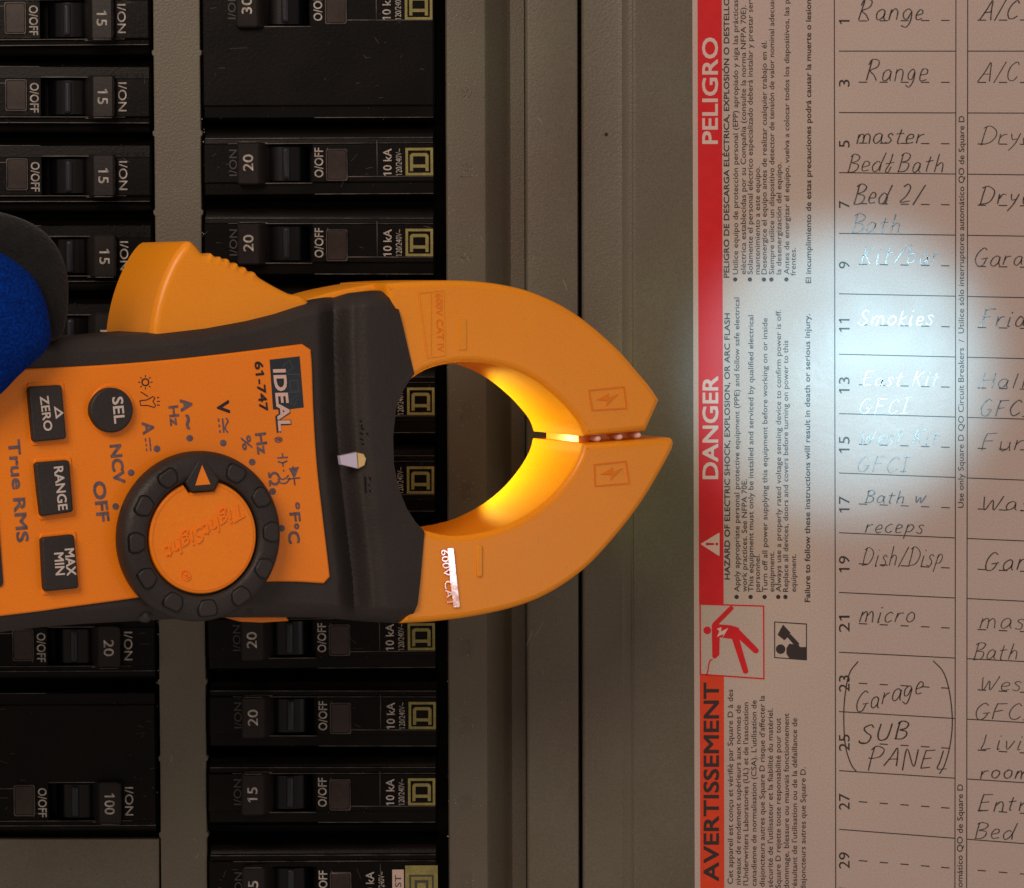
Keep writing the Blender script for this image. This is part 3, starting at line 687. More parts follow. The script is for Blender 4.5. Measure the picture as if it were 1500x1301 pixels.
def hand(s, x0, x1, bl, cap, m=None, wd=1.5, slant=0.22, rise=0.0, bl1=None):
    tot = sum(HW[c][0] + 1.4 for c in s) - 1.4; k = (x1 - x0) / tot; g = MB(); x = 0; pres = random.uniform(0.85, 1.2); sy = cap / 10
    for c in s:
        jw = random.uniform(-0.35, 0.35); js = random.uniform(0.93, 1.07)
        for st in HW[c][1]:
            pts = [((x + a * js) * k + b * sy * slant + x0 - 0, bl - (b + jw) * sy * js + ((bl1 or bl) - bl) * (x / tot)) for a, b in st]
            pts = [(a + random.uniform(-0.7, 0.7), b + random.uniform(-0.6, 0.6)) for a, b in pts]
            g.ribbon(catmull(pts, 5) if len(pts) > 2 else [pts[0], ((pts[0][0] * .6 + pts[1][0] * .4), (pts[0][1] * .6 + pts[1][1] * .4)), pts[1]], wd * pres, HT + 0.12, LF, 0, True)
        x += HW[c][0] + 1.4
    return g.build('handwritten_entry', m or M['pencil'], lab, 0)
for a in [('Range', 1256, 1352, 30, 28), ('Range', 1268, 1356, 119, 29), ('master', 1253, 1352, 210, 23), ('Bed&Bath', 1240, 1382, 252, 26), ('Bed 2/', 1249, 1352, 298, 28),
          ('Bath', 1246, 1318, 341, 26), ('Kit/bar', 1260, 1376, 386, 25), ('Smokies', 1256, 1366, 476, 22), ('East Kit', 1263, 1374, 565, 21), ('GFCI', 1257, 1331, 606, 22),
          ('West Kit', 1260, 1374, 651, 21), ('GFCI', 1254, 1330, 692, 22), ('Bath w', 1266, 1356, 737, 19), ('receps', 1266, 1352, 781, 21), ('Dish/Disp', 1262, 1380, 829, 27), ('micro', 1258, 1340, 912, 25),
          ('A/C', 1434, 1490, 29, 28), ('A/C', 1432, 1490, 119, 28), ('Dryer', 1436, 1526, 211, 25), ('Dryer', 1434, 1526, 300, 27), ('Garage', 1426, 1532, 389, 24),
          ('Fridge', 1436, 1536, 478, 25), ('Hall L', 1436, 1540, 568, 23), ('GFCI', 1434, 1510, 610, 24), ('Furn', 1436, 1522, 660, 24), ('Wash', 1436, 1532, 748, 22), ('Gar', 1440, 1502, 836, 28),
          ('mast', 1434, 1518, 921, 24), ('Bath GFCI', 1424, 1580, 966, 24), ('West', 1434, 1512, 1012, 21), ('GFCI', 1426, 1512, 1054, 22), ('Living', 1436, 1540, 1098, 22), ('room', 1434, 1508, 1141, 21),
          ('Entry', 1432, 1524, 1188, 23), ('Bed 3', 1426, 1520, 1229, 24)]:
    hand(*a, wd=1.45)
hand('Garage', 1252, 1350, 1043, 30, M['pen'], 1.6, bl1=1014); hand('SUB', 1257, 1330, 1088, 27, M['pen'], 1.7, bl1=1080); hand('PANEL', 1270, 1388, 1122, 27, M['pen'], 1.7, bl1=1128)
for pts in ([(1257, 969), (1245, 985), (1239, 1010), (1236, 1045), (1238, 1090), (1246, 1118), (1254, 1130)], [(1367, 968), (1382, 985), (1391, 1015), (1395, 1055), (1392, 1090), (1384, 1120), (1376, 1134)]):
    g = MB(); g.ribbon(catmull(pts, 6), 1.6, HT + 0.15, LF, 0); g.build('drawn_bracket', M['pen'], lab, 0)

# ================================================================ CLAMP METER
TH = R(26)
ex = Vector((math.cos(TH), 0, -math.sin(TH)))
tip = W(975, 640, 235)
org = tip - ex * ((W(975, 640, 235).x - 300) / math.cos(TH))
MF = Frame(org, ex, (0, 1, 0))
met = thing('clamp_meter', 'orange and dark grey digital clamp meter with open jaw held before the breakers', 'clamp meter', MF)
DEP = 160
def mp(outline, h0, h1, bev, name, m, parent=met, seg=3, smooth=40, label=None, n=6, closed=True):
    g = MB(); g.prism(catmull(outline, n, True) if n else outline, h0, h1, bev, seg, MF); return g.build(name, m, parent, smooth, label=label)
T = True
up = [(948, 631.5, T), (968, 586, T), (952, 563), (935, 543), (910, 514), (870, 478), (830, 450), (782, 428), (738, 417), (690, 411.5), (640, 411), (590, 413), (566, 415, T), (572, 470, T), (590, 548, T),
      (604, 556, T), (625, 543), (650, 535), (680, 531), (715, 533), (750, 541), (785, 558), (818, 584), (842, 610), (852, 625), (857, 639.5, T)]
mp(up, -DEP, -2, 9, 'upper_jaw', M['orange_jaw'], seg=5)
mp([(400, 462, T), (430, 446), (450, 439), (490, 427), (540, 417), (580, 412, T), (600, 440, T), (590, 520, T), (420, 520, T)], -DEP + 10, -44, 7, 'jaw_arm', M['orange_jaw'])
lo = [(984, 640, T), (989, 650), (980, 672), (945, 732), (905, 785), (860, 833), (810, 868), (760, 889), (700, 903), (640, 911), (590, 914, T), (604, 850, T), (610, 785, T),
      (622, 777, T), (660, 785), (700, 782), (740, 771), (780, 750), (812, 724), (838, 692), (851, 668), (856, 650, T)]
mp(lo, -DEP, -2, 9, 'lower_jaw', M['orange_jaw'], seg=5)
# tongue joining the jaw tips, set back in the gap
g = MB(); g.prism([(848, 636), (936, 630), (936, 648), (848, 652)], -DEP + 30, -30, 2, 2, MF); g.build('jaw_tongue', M['orange_jaw'], met)
for x, y in ((877, 642.5), (909, 640), (936, 637.5)):
    v = MF.p(x, y, -10); vs, fs = lathe([(0.1, -8), (2.6, -9), (4.2, -12), (4.8, -18), (4.8, -34)], v.x, v.y, 14)
    g = MB().add(vs, fs); g.build('contact_bump', M['contact'], met)
# details on jaws
def mtext(s, p0, p1, cap, h, m, name='printed_text', parent=met, bold=0.02, ext=0.5, shear=0):
    g = MB(); g.text(s, p0, p1, cap, h, MF, bold, ext=ext, shear=shear); return g.build(name, m, parent, 0)
def outline_box(g, q, wd, h0, h1):
    c = Vector((sum(p[0] for p in q) / 4, sum(p[1] for p in q) / 4)); inn = []
    for p in q: d = Vector(p) - c; inn.append((p[0] - math.copysign(wd, d.x), p[1] - math.copysign(wd, d.y)))
    g.ring(q, inn, h0, h1, MF)
for q, c in (([(862, 571), (915, 566), (919, 599), (867, 602)], (890, 585)), ([(870, 680), (918, 675), (923, 709), (871, 713)], (896, 694))):
    g = MB(); outline_box(g, q, 1.8, -2.5, -1.0)
    x, y = c
    g.prism([(x - 16, y + 1), (x + 2, y - 9), (x + 1, y - 2), (x + 16, y - 8), (x - 2, y + 10), (x - 1, y + 2)], -2.5, -1.0, 0.4, 1, MF)
    g.build('shock_symbol', M['orange_line'], met, 30)
g = MB(); g.box(672, 684, 468, 513, -3, -0.6, 1.2, MF); g.build('grip_rib', M['orange_jaw'], met)
g = MB(); g.prism(rrect(703, 822, 9, 48, 4), -3, 0.6, 2, 3, MF); g.build('grip_rib', M['orange_jaw'], met)
g = MB(); outline_box(g, [(612, 428), (650, 424), (653, 521), (625, 525)], 2.0, -2.6, -1.0); g.box(630, 632, 430, 520, -2.6, -1.0, 0.4, MF); g.build('rating_frame', M['orange_jaw'], met)
mtext('600V CAT IV', (638, 430), (641, 516), 9, -2.2, M['orange_line'], 'embossed_rating', bold=0.0, ext=1.0)
# polished rating plate tipped a little towards the room lamp
gp = MB(); qp = [(655, 803), (664, 803), (668, 845), (673, 889), (664, 890), (659, 850)]
vs = []
for k, (x, y) in enumerate(qp):
    v = MF.p(x, y, 0); vs.append((v.x, v.y, 1.2))
top = vs; bot = [(x, y, -4) for x, y, z in vs]; n = len(vs)
gp.add(top + bot, [tuple(range(n))] + [(i, (i + 1) % n, n + (i + 1) % n, n + i) for i in range(n)])
gp.build('rating_plate', M['gloss_plate'], met, 30)
mtext('600V CAT', (646, 806), (655, 888), 10, -2.2, M['gloss_plate'], 'embossed_rating', bold=0.0, ext=3.0)

# trigger lever behind the head
tr = [(226, 520, T), (222, 488), (228, 450), (238, 416), (253, 382), (268, 360), (279, 353), (290, 361), (297, 371, T), (306, 374), (312, 371), (318, 376), (326, 376), (330, 381), (337, 379), (342, 386), (350, 385), (354, 392), (362, 391), (367, 398),
      (375, 398), (382, 406), (400, 417), (425, 430), (455, 443), (480, 520, T)]
mp(tr, -DEP - 34, -14, 11, 'trigger_lever', M['orange_jaw'], seg=6, n=4)

# dark overmoulded body as a height field over its own outline
def interp(tab, x):
    if x <= tab[0][0]: return tab[0][1]
    for (a, b), (c, d) in zip(tab, tab[1:]):
        if x <= c: return b + (d - b) * (x - a) / (c - a)
    return tab[-1][1]
YT = [(-420, 470), (-60, 488), (80, 494), (150, 493), (230, 486), (300, 478), (360, 467), (400, 457), (440, 444), (475, 436), (520, 429), (555, 425.5), (570, 428), (580, 440)]
YB = [(-420, 972), (0, 926), (60, 919), (120, 914), (215, 909), (300, 905), (400, 904), (470, 905), (540, 911), (585, 913), (600, 910)]
XR = [(425, 572), (432, 578), (445, 582), (480, 591), (515, 599), (548, 607), (560, 598), (575, 589), (600, 580), (640, 576), (680, 577), (715, 584), (745, 596), (765, 609), (779, 622), (815, 619), (850, 616), (885, 612), (897, 607), (913, 596)]
XP = [(500, 457), (600, 460), (680, 466), (760, 475), (845, 485), (920, 490)]
def sm(x): x = max(0, min(1, x)); return x * x * (3 - 2 * x)
def bh(x, y):
    yt, yb = interp(YT, x), interp(YB, x)
    dt = y - yt; db = yb - y; e = min(dt, db)
    q = x - interp(XP, y)
    h = 5.0
    if q > 6: h = 5 - 27 * sm((q - 6) / 28)
    if q > 30: h = -22 + 29 * sm((q - 30) / 34)
    if q > 66: h = 7 + 4 * sm((q - 64) / 20) - 13.0 * sm((q - 78) / 90)
    rim = 21
    if e < rim: h -= 42 * (1 - math.sqrt(max(0, 1 - (1 - e / rim) ** 2)))* (0.55 if e < rim else 0)  + 10 * (1 - e / rim)
    return h
NS, NT = 320, 230; vs = []; x0 = -420
tt = sorted(set([k / NT for k in range(NT + 1)] + [(y - 425) / (913 - 425) for y in (548, 779)] + [0.004, 0.008, 0.016, 0.992, 0.996]))
NT = len(tt) - 1
for t in tt:
    yref = 425 + (913 - 425) * t; xr = interp(XR, yref)
    for i in range(NS + 1):
        s = i / NS; s = 1 - (1 - s) ** 1.6
        x = x0 + (xr - x0) * s
        yt, yb = interp(YT, x), interp(YB, x); y = yt + (yb - yt) * t
        if x > 450:                    # follow the true rows near the jaw
            yy = min(max(yref, yt), yb); kk = sm((x - 430) / 90); y = y * (1 - kk) + yy * kk
        h = bh(x, y); v = MF.p(x, y, h); vs.append(v)
fs = []; C = NS + 1
for j in range(NT):
    for i in range(NS): fs.append((j * C + i, j * C + i + 1, (j + 1) * C + i + 1, (j + 1) * C + i))
ring = [i for i in range(C)] + [j * C + NS for j in range(1, NT + 1)] + [NT * C + i for i in range(NS - 1, -1, -1)] + [j * C for j in range(NT - 1, 0, -1)]
b0 = len(vs); base = [(vs[i][0], vs[i][1], -150) for i in ring]; n = len(ring)
fs += [(ring[k], ring[(k + 1) % n], b0 + (k + 1) % n, b0 + k) for k in range(n)] + [tuple(b0 + k for k in range(n))]
g = MB().add(vs + base, fs); body = g.build('body_overmould', M['rubber'], met, 42)

# orange strip under the body edge (case half seen below the overmould)
g = MB(); g.prism([(350, 902), (420, 902), (424, 910), (385, 912.5), (352, 911)], -120, -40, 3, 2, MF); g.build('case_half', M['orange'], met)

# orange face plate
fp = [(-420, 545, T), (-60, 541), (40, 540), (150, 535), (250, 527), (350, 516), (443, 504, T), (456, 512, T), (458, 540), (460, 600), (465, 680), (474, 760), (480, 810), (484, 845, T), (475, 855, T), (430, 852.5), (380, 853), (300, 861), (195, 877), (100, 890), (0, 903), (-420, 950, T)]
mp(fp, 0, 9, 2.6, 'face_plate', M['orange'], seg=3, n=5)
FH = 9.02

# display bezel at the left edge of the view
g = MB(); g.prism(qround([(-400, 600), (-14, 590), (6, 860), (-400, 890)], 8), 6, 12, 2, 2, MF); bz = g.build('display_bezel', M['lcd'], met)
g = MB(); g.prism(qround([(-370, 630), (-40, 620), (-22, 835), (-370, 860)], 6), 12, 12.6, 0, 1, MF); g.build('display_glass', mat('display_glass_grey', (0.22, 0.24, 0.20), 0.1, 0.5, coat=1.0), bz)

def button(q, texts, rd=5, circle=None):
    out = qround(q, rd) if not circle else [(circle[0] + circle[2] * math.cos(2 * math.pi * k / 40), circle[1] + circle[3] * math.sin(2 * math.pi * k / 40)) for k in range(40)]
    c = Vector((sum(p[0] for p in out) / len(out), sum(p[1] for p in out) / len(out)))
    big = [(c.x + (p[0] - c.x) * 1.0 + math.copysign(3.0, p[0] - c.x) * (1 if not circle else abs(p[0] - c.x) / circle[2]), c.y + (p[1] - c.y) * 1.0 + math.copysign(6.0, p[1] - c.y) * (1 if not circle else abs(p[1] - c.y) / circle[3])) for p in out]
    g = MB(); g.prism(big, 6, FH + 2.0, 2.0, 3, MF); 
    b = MB(); b.prism(out, 8, 20, 2.6, 3, MF); bo = b.build('button', M['rubber2'], met)
    rr = g.build('button_surround', M['orange'], bo)
    for s, p0, p1, cap in texts:
        gg = MB(); gg.text(s, p0, p1, cap, 20.05, MF, 0.022, ext=0.3); gg.build('button_text', M['white_btn'], bo, 0)
    return bo
bz_ = button([(42, 567), (91, 564), (98, 643), (49, 648)], [('ZERO', (58.5, 581), (65, 632), 12.5)])
g = MB(); q = [(79, 595), (93.5, 605), (82, 614)]; c = Vector((84.8, 604.8)); inn = [tuple(c + (Vector(p) - c) * 0.5) for p in q]; g.ring(q, inn, 20, 20.4, MF); g.build('button_text', M['white_btn'], bz_, 0)
button([(52, 678), (102, 674), (108, 750), (60, 757)], [('RANGE', (79, 684), (86, 748), 13.5)])
button([(61, 788), (109, 783), (116, 862), (65, 867)], [('MAX', (95, 804), (98.5, 844), 13.5), ('MIN', (79.5, 810), (82, 843), 13.5)])
button([], [('SEL', (164.5, 582), (168, 621), 15.5)], circle=(164, 601, 31.5, 33))

# printing on the face plate (reads down the body)
sl = M['slate']
mtext('True RMS', (12, 645), (25.5, 795), 17, FH, sl, bold=0.03)
mtext('NCV', (161, 652), (167.5, 709), 16.5, FH, sl, bold=0.035)
mtext('OFF', (136, 706), (143, 765), 18, FH, sl, bold=0.035)
mtext('A', (208, 618.5), (210, 637), 17, FH, sl, bold=0.03)
mtext('A', (264, 585), (266, 603), 17, FH, sl, bold=0.04); mtext('~', (266, 608), (268, 630), 22, FH, sl, bold=0.03); mtext('Hz', (247, 595), (250, 624), 14, FH, sl, bold=0.03)
mtext('V', (317.5, 588), (319.5, 607), 18, FH, M['ink'], bold=0.03)
mtext('Hz', (374, 635), (378, 666), 15.5, FH, sl, bold=0.03); mtext('%', (353, 639), (356, 660), 14, FH, sl, bold=0.02)
mtext('Ω', (393, 692), (395, 712), 15, FH, sl, bold=0.02)
mtext('°F', (423, 737), (426, 765), 15, FH, sl, bold=0.03); mtext('°C', (421, 768), (424, 797), 16, FH, sl, bold=0.03)
mtext('61-747', (373, 530), (381, 603), 12, FH, M['ink'], bold=0.03)
def marks(name, strokes, wd, m, h=FH, closedpoly=()):
    g = MB()
    for st in strokes: g.ribbon(catmull(st, 4) if len(st) > 2 else st, wd, h, MF, 0.3)
    for q in closedpoly: g.prism(q, h - 0.1, h + 0.35, 0, 1, MF)
    return g.build(name, m, met, 0)
# DC and AC/DC signs
marks('direct_current_sign', [[(219, 641), (221, 661)], [(213, 642), (213.6, 647)], [(214, 650), (214.4, 654)], [(214.6, 657), (215, 661)]], 2.0, sl)
marks('alternating_direct_sign', [[(331, 612), (334, 617), (331, 623), (330, 628), (334, 634)], [(326, 613), (328, 634)], [(320, 613), (320.6, 618)], [(321, 622), (321.6, 626)], [(322, 630), (322.6, 634)]], 2.4, sl)
# lamp and torch icons
g = MB(); n = 16; g.ring([(213 + 6 * math.cos(2 * math.pi * k / n), 560 + 6 * math.sin(2 * math.pi * k / n)) for k in range(n)], [(213 + 4 * math.cos(2 * math.pi * k / n), 560 + 4 * math.sin(2 * math.pi * k / n)) for k in range(n)], FH - 0.1, FH + 0.3, MF)
for k in range(8):
    a = math.pi / 4 * k; g.ribbon([(213 + 7.5 * math.cos(a), 560 + 7.5 * math.sin(a)), (213 + 10.5 * math.cos(a), 560 + 10.5 * math.sin(a))], 1.4, FH, MF, 0.3)
for st in ([(206, 574), (217, 581)], [(205, 587), (215, 586), (224, 581), (227, 583)], [(205, 587), (206, 594), (216, 594), (226, 597), (228, 594)], [(227, 583), (224, 588), (228, 594)], [(230, 583), (233, 582)], [(230, 588), (234, 588)], [(230, 593), (234, 594)]):
    g.ribbon(st, 1.5, FH, MF, 0.3)
g.build('light_icon', M['ink'], met, 0)
# continuity, capacitor and diode icons
marks('capacitor_icon', [[(414, 664), (414, 670)], [(406, 671), (422, 670)], [(407, 676), (414, 678), (421, 675)], [(414, 677), (415, 684)]], 2.3, sl)
marks('sound_icon', [[(415, 688), (416, 691)], [(408, 697), (412, 702), (418, 701), (423, 696)], [(407, 702), (412, 708), (420, 707), (425, 700)]], 2.2, sl)
marks('diode_icon', [[(429, 683), (432, 711)], [(421, 702), (440, 700)]], 2.2, sl, closedpoly=[[(423, 686), (438, 684), (431, 702)]])
# dots round the dial
for x, y in ((192, 692.5), (169.5, 742), (230, 657.5), (278, 642), (327, 649), (369.5, 677), (399.5, 720), (412.5, 774)):
    g = MB(); g.disc(x, y, 5.0, FH - 0.1, FH + 0.3, MF, 14); g.build('selector_dot', sl, met, 0)
# badge
g = MB(); g.prism([(395, 527), (439, 522), (445, 597), (421, 600), (400, 600)], FH - 0.1, FH + 0.25, 0, 1, MF); bd = g.build('maker_badge', M['navy'], met, 0)
g = MB()
for st in ([(414, 536), (424, 528), (430, 540), (420, 545), (414, 536)], [(424, 558), (436, 557), (437, 572), (426, 573), (424, 558)], [(420, 548), (440, 549)], [(422, 588), (436, 580), (432, 594), (422, 588)], [(421, 575), (440, 574)]):
    g.ribbon(st, 1.2, FH + 0.3, MF, 0.2)
g.build('badge_pattern', M['navy_line'], bd, 0)
mtext('IDEAL', (398.5, 539), (407.5, 634), 21, FH + 0.3, M['navy'], 'badge_outline', bd, 0.075, 0.2, 0.05)
mtext('IDEAL', (400.5, 541), (409, 632), 18, FH + 0.6, M['badge_white'], 'badge_text', bd, 0.035, 0.3, 0.05)
mtext('®', (402, 640), (402.6, 649), 11, FH, sl)

# rotary dial
c0 = MF.p(293, 786, 26); ry = 0.97 * (MF.p(290, 657, 26).y - MF.p(290, 915, 26).y) / 2
cx, cy = c0.x, c0.y
k = ry / 127.0
prof = [(124 * k, 9), (126.5 * k, 14), (127 * k, 22), (125 * k, 31), (120 * k, 38.5), (112 * k, 42), (98 * k, 43), (91 * k, 42), (88 * k, 39), (87 * k, 30), (0.1, 30)]
vs, fs = lathe(prof, cx, cy, 96)
dial = MB().add(vs, fs).build('dial', M['rubber2'], met, 40)
def dl(x, y, h):    # local helper: dial-relative polar
    return (x, y)
capc = MF.p(299, 791, 37); r2 = 84.0 * k
# orange cap with the notch for the pointer
pts = []
pd = R(92)         # pointer direction
for j in range(73):
    a = pd + R(19) + (2 * math.pi - 2 * R(19)) * j / 72; pts.append((cx + r2 * math.cos(a), cy + r2 * math.sin(a)))
pn = Vector((math.cos(pd), math.sin(pd))); pt = Vector((-pn.y, pn.x)); cc = Vector((cx, cy))
a1 = cc + pn * r2 * 0.80 - pt * 20 * k; a2 = cc + pn * r2 * 0.80 + pt * 20 * k
pts += [tuple(a1), tuple(a2)]
g = MB(); g.prism([(x, -y) for x, y in pts], 29, 38, 2.2, 3); cap = g.build('dial_cap', M['orange'], dial)
rin = [(cc.x + (x - cc.x) * 0.95, cc.y + (y - cc.y) * 0.95) for x, y in pts]; rin2 = [(cc.x + (x - cc.x) * 0.93, cc.y + (y - cc.y) * 0.93) for x, y in pts]
g = MB(); g.ring([(x, -y) for x, y in rin], [(x, -y) for x, y in rin2], 37.5, 38.5); g.build('cap_groove', M['orange_line'], dial, 0)
# pointer
q = [cc + pn * r2 * 0.82 - pt * 17 * k, cc + pn * r2 * 0.82 + pt * 17 * k, cc + pn * r2 * 1.0 + pt * 26 * k, cc + pn * r2 * 1.36 + pt * 5 * k, cc + pn * r2 * 1.36 - pt * 5 * k, cc + pn * r2 * 1.0 - pt * 26 * k]
g = MB(); g.prism([(v.x, -v.y) for v in q], 30, 44.5, 1.8, 3); pt_o = g.build('pointer', M['rubber2'], dial)
q = [cc + pn * r2 * 0.93 - pt * 12 * k, cc + pn * r2 * 0.93 + pt * 12 * k, cc + pn * r2 * 1.28]
g = MB(); g.prism([(v.x, -v.y) for v in q], 44.2, 45.2, 0.4, 1); g.build('pointer_triangle', M['orange'], dial)
# grip pads
for j in range(12):
    a = pd + R(30) * j + R(30)
    if j in (11,): continue
    n1 = Vector((math.cos(a), math.sin(a))); t1 = Vector((-n1.y, n1.x))
    def P(r, t): v = cc + n1 * (r * k) + t1 * (t * k); return (v.x, -v.y)
    q = qround([P(93.5, -9), P(93.5, 9), P(106, 15), P(116.5, 12), P(116.5, -12), P(106, -15)], 4)
    g = MB(); g.prism(q, 36, 45.6, 2.0, 3); gp_ = g.build('grip_pad', M['rubber2'], dial)
    cq = Vector((sum(p[0] for p in q) / len(q), sum(p[1] for p in q) / len(q))); q2 = [tuple(cq + (Vector(p) - cq) * 1.13) for p in q]
    g = MB(); g.prism(q2, 36, 43.3, 0.3, 1); g.build('pad_groove', M['drum'], dial, 0)
# raised word on the cap
g = MB(); g.text('TightSight', (349, 738), (237, 803), 21, 38, MF, 0.0, ext=1.8, shear=0.35); g.build('embossed_word', M['orange'], dial, 30)
g = MB(); g.text('®', (274, 832), (262, 839), 16, 38, MF, 0.0, ext=1.4); g.build('embossed_word', M['orange'], dial, 30)

g = MB()
for _ in range(34):
    x = random.uniform(-20, 450); y = random.uniform(560, 840)
    if (x - 293) ** 2 + (y - 786) ** 2 < 140 ** 2: continue
    a = random.uniform(0, 3.14); L = random.expovariate(1 / 3.5); g.ribbon([(x, y), (x + L * math.cos(a), y + L * math.sin(a))], random.uniform(.35, .8), FH, MF, 0.15)
for _ in range(46):
    t = random.uniform(0.1, 2.9); r = random.uniform(0.1, 0.9); x = 700 + (140 + 90 * r) * math.cos(t - 1.45); y = 660 + (150 + 75 * r) * math.sin(t - 1.45)
    a = random.uniform(0, 3.14); L = random.expovariate(1 / 3.0); g.ribbon([(x, y), (x + L * math.cos(a), y + L * math.sin(a))], random.uniform(.3, .7), -2, MF, 0.15)
g.build('scuff_mark', mat('orange_scuff', (0.62, 0.30, 0.10), 0.6, 0.3), met, 0, kind='stuff')
# lamp lens on the head and the worn marks beside it
v = lambda pts, h0, h1, nm, m: MB().prism(pts, h0, h1, 1.5, 2, MF).build(nm, m, met)
lz = v([(498, 668), (523, 662.5), (525, 687), (500, 681)], 4, 13, 'lamp_lens', M['lens'])
v([(523.5, 663), (533, 665), (537, 672), (534.5, 682), (525, 687)], 4, 11.5, 'lens_end', M['lens_y'])
g = MB()
for st in ([(527, 617), (540, 618)], [(530, 622), (530, 629), (541, 625)], [(527, 634), (534, 637)], [(537, 634), (542, 640)], [(528, 643), (536, 646), (541, 641)], [(530, 650), (539, 654)], [(535, 698), (536, 722)], [(541, 699), (545, 706)], [(540, 710), (546, 714)], [(541, 718), (545, 722)]):
    L = [MF.p(x, y, 0) for x, y in st]
    hh = bh(st[0][0], st[0][1]) + 0.4
    g.ribbon(st, 2.4, hh, MF, 0.3)
g.build('worn_mark', M['black'], met, 0)
# side screws / lugs at the dial's lower edge
for x, y in ((213, 902), (363, 889)):
    v0 = MF.p(x, y, -10); vs, fs = lathe([(0.1, 0), (6, -2), (9, -8), (9, -30)], v0.x, v0.y, 16); MB().add(vs, fs).build('side_lug', M['rubber2'], met)
# worklight on the back of the head: lens and its lamp
v0 = MF.p(560, 655, -150)
g = MB(); g.add(*lathe([(0.1, -163), (10, -163), (14, -158), (14, -150)], v0.x, v0.y, 20)); g.build('worklight_lens', M['lens'], met)
pl = MF.world(Vector((MF.p(668, 662, -150).x, MF.p(668, 657, -150).y, -196))); pa = MF.world(Vector((MF.p(815, 650, -150).x, MF.p(815, 650, -150).y, -60)))
lamp('worklight', 'SPOT', pl, pa, 0.050, (0.80, 1.0, 0.30), spot_size=R(118), spot_blend=0.35, shadow_soft_size=7 * S)

# ================================================================ GLOVED HAND (thumb over the meter body)
GF = MF
glo = thing('work_glove', 'blue and black fabric work glove whose thumb presses the left end of the meter', 'glove', GF)
def skin_mesh(nodes, edges, name, m, parent, sub=2):
    me = bpy.data.meshes.new(name); me.from_pydata([tuple(Vector(n[:3]) * S) for n in nodes], edges, [])
    o = bpy.data.objects.new(name, me); sc.collection.objects.link(o)
    sk = o.modifiers.new('s', 'SKIN'); me.skin_vertices  # created by modifier
    if not me.skin_vertices: me.attributes
    for i, n in enumerate(nodes):
        r = n[3] if isinstance(n[3], tuple) else (n[3], n[3]); me.skin_vertices[0].data[i].radius = (r[0] * S, r[1] * S)
    me.skin_vertices[0].data[0].use_root = True
    sb = o.modifiers.new('u', 'SUBSURF'); sb.levels = sub; sb.render_levels = sub
    dg = bpy.context.evaluated_depsgraph_get(); new = bpy.data.meshes.new_from_object(o.evaluated_get(dg)); o.modifiers.clear(); o.data = new; new.name = name
    new.materials.clear(); new.materials.append(m); new.shade_smooth(); o.parent = parent
    return o
def gl(px, py, h): v = MF.p(px, py, h); return (v.x, v.y, h)
wr = gl(-760, 520, -60)
nodes = [(*gl(-700, 470, -70), (150, 90)), (*gl(-560, 500, -120), (170, 90)), (*gl(-420, 560, -190), (120, 62)),
         (*gl(-420, 400, -50), (85, 70)), (*gl(-300, 380, -20), (86, 62)), (*gl(-170, 400, -20), (84, 50)), (*gl(-80, 425, -24), (70, 36)), (*gl(-20, 440, -28), (56, 28)),
         (*gl(-330, 430, -215), 46), (*gl(-230, 440, -230), 42), (*gl(-120, 560, -225), 38), (*gl(-90, 640, -215), 32),
         (*gl(-330, 560, -225), 48), (*gl(-220, 600, -240), 44), (*gl(-120, 690, -230), 39), (*gl(-90, 760, -215), 33),
         (*gl(-340, 690, -220), 46), (*gl(-230, 720, -235), 42), (*gl(-140, 800, -225), 37), (*gl(-120, 870, -210), 31),
         (*gl(-370, 800, -205), 40), (*gl(-270, 850, -215), 37), (*gl(-200, 930, -205), 32), (*gl(-180, 980, -190), 27)]
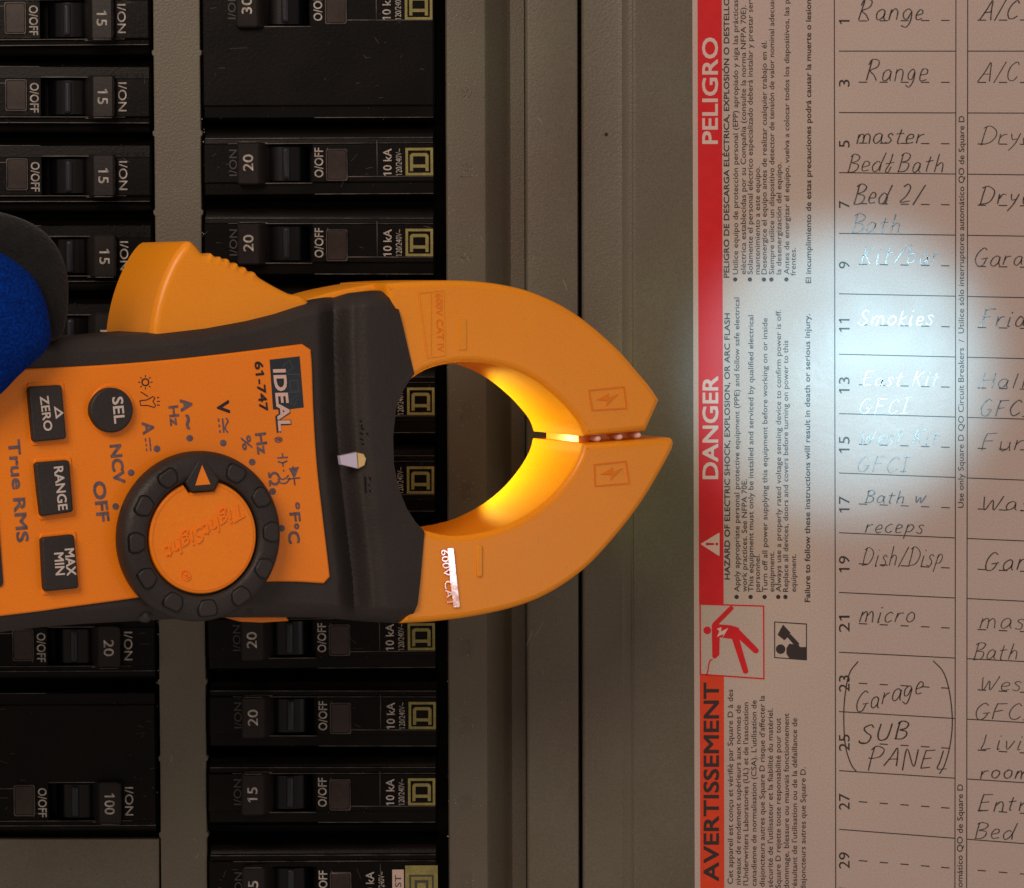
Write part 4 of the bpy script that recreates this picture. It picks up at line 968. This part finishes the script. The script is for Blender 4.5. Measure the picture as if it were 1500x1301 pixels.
edges = [(0, 1), (1, 2), (1, 3), (3, 4), (4, 5), (5, 6), (6, 7), (2, 8), (8, 9), (9, 10), (10, 11), (2, 12), (12, 13), (13, 14), (14, 15), (2, 16), (16, 17), (17, 18), (18, 19), (2, 20), (20, 21), (21, 22), (22, 23)]
hand_o = skin_mesh(nodes, edges, 'glove_shell', M['glove_black'], glo)
# blue padded panel on the thumb: domed pad following its photographed outline
def pad(outline, h0, h1, low_h, name, m, pw):
    ol = catmull(outline, 5, True); base = [MF.p(x, y, h0 + 6) for x, y in ol]
    c = sum((Vector(b[:2]) for b in base), Vector((0, 0))) / len(base); vs = []; n = len(base); K = 16
    for j in range(K + 1):
        a = math.pi / 2 * j / K; f = math.cos(a)
        for b in base:
            p = c + (Vector(b[:2]) - c) * f; vs.append((p.x, p.y, h0 + (h1 - h0) * math.sin(a) ** pw))
    fs = [(j * n + i, j * n + (i + 1) % n, (j + 1) * n + (i + 1) % n, (j + 1) * n + i) for j in range(K) for i in range(n)]
    b0 = len(vs); vs += [(b[0], b[1], low_h) for b in base]; fs += [(i, (i + 1) % n, b0 + (i + 1) % n, b0 + i) for i in range(n)]
    return MB().add(vs, fs).build(name, m, glo, 60)
blue_ol = [(-260, 330), (-130, 335), (-50, 350), (5, 372), (45, 402), (63, 432), (72, 465), (74, 495), (66, 515), (48, 532), (25, 553), (-5, 582), (-60, 610), (-160, 600), (-270, 560)]
pad(blue_ol, 32, 76, 12, 'thumb_panel', M['glove_blue'], 0.8)
pad([(-280, 285), (-120, 292), (-40, 302), (20, 316), (58, 334), (84, 362), (98, 400), (100, 440), (97, 472), (84, 497), (50, 505), (-40, 520), (-280, 500)], -8, 30, -40, 'thumb_side', M['glove_black'], 0.7)
# row of stitches along the seam between the panel and the side
g = MB(); seam = catmull([(-150, 322), (-50, 338), (10, 360), (52, 394), (72, 428), (82, 465), (84, 488)], 9)
for k in range(0, len(seam) - 1, 2): g.ribbon([seam[k], seam[k + 1]], 2.0, 34, MF, 0.8)
g.build('seam_stitching', M['glove_black'], glo, 0, kind='stuff')

bpy.context.view_layer.update()
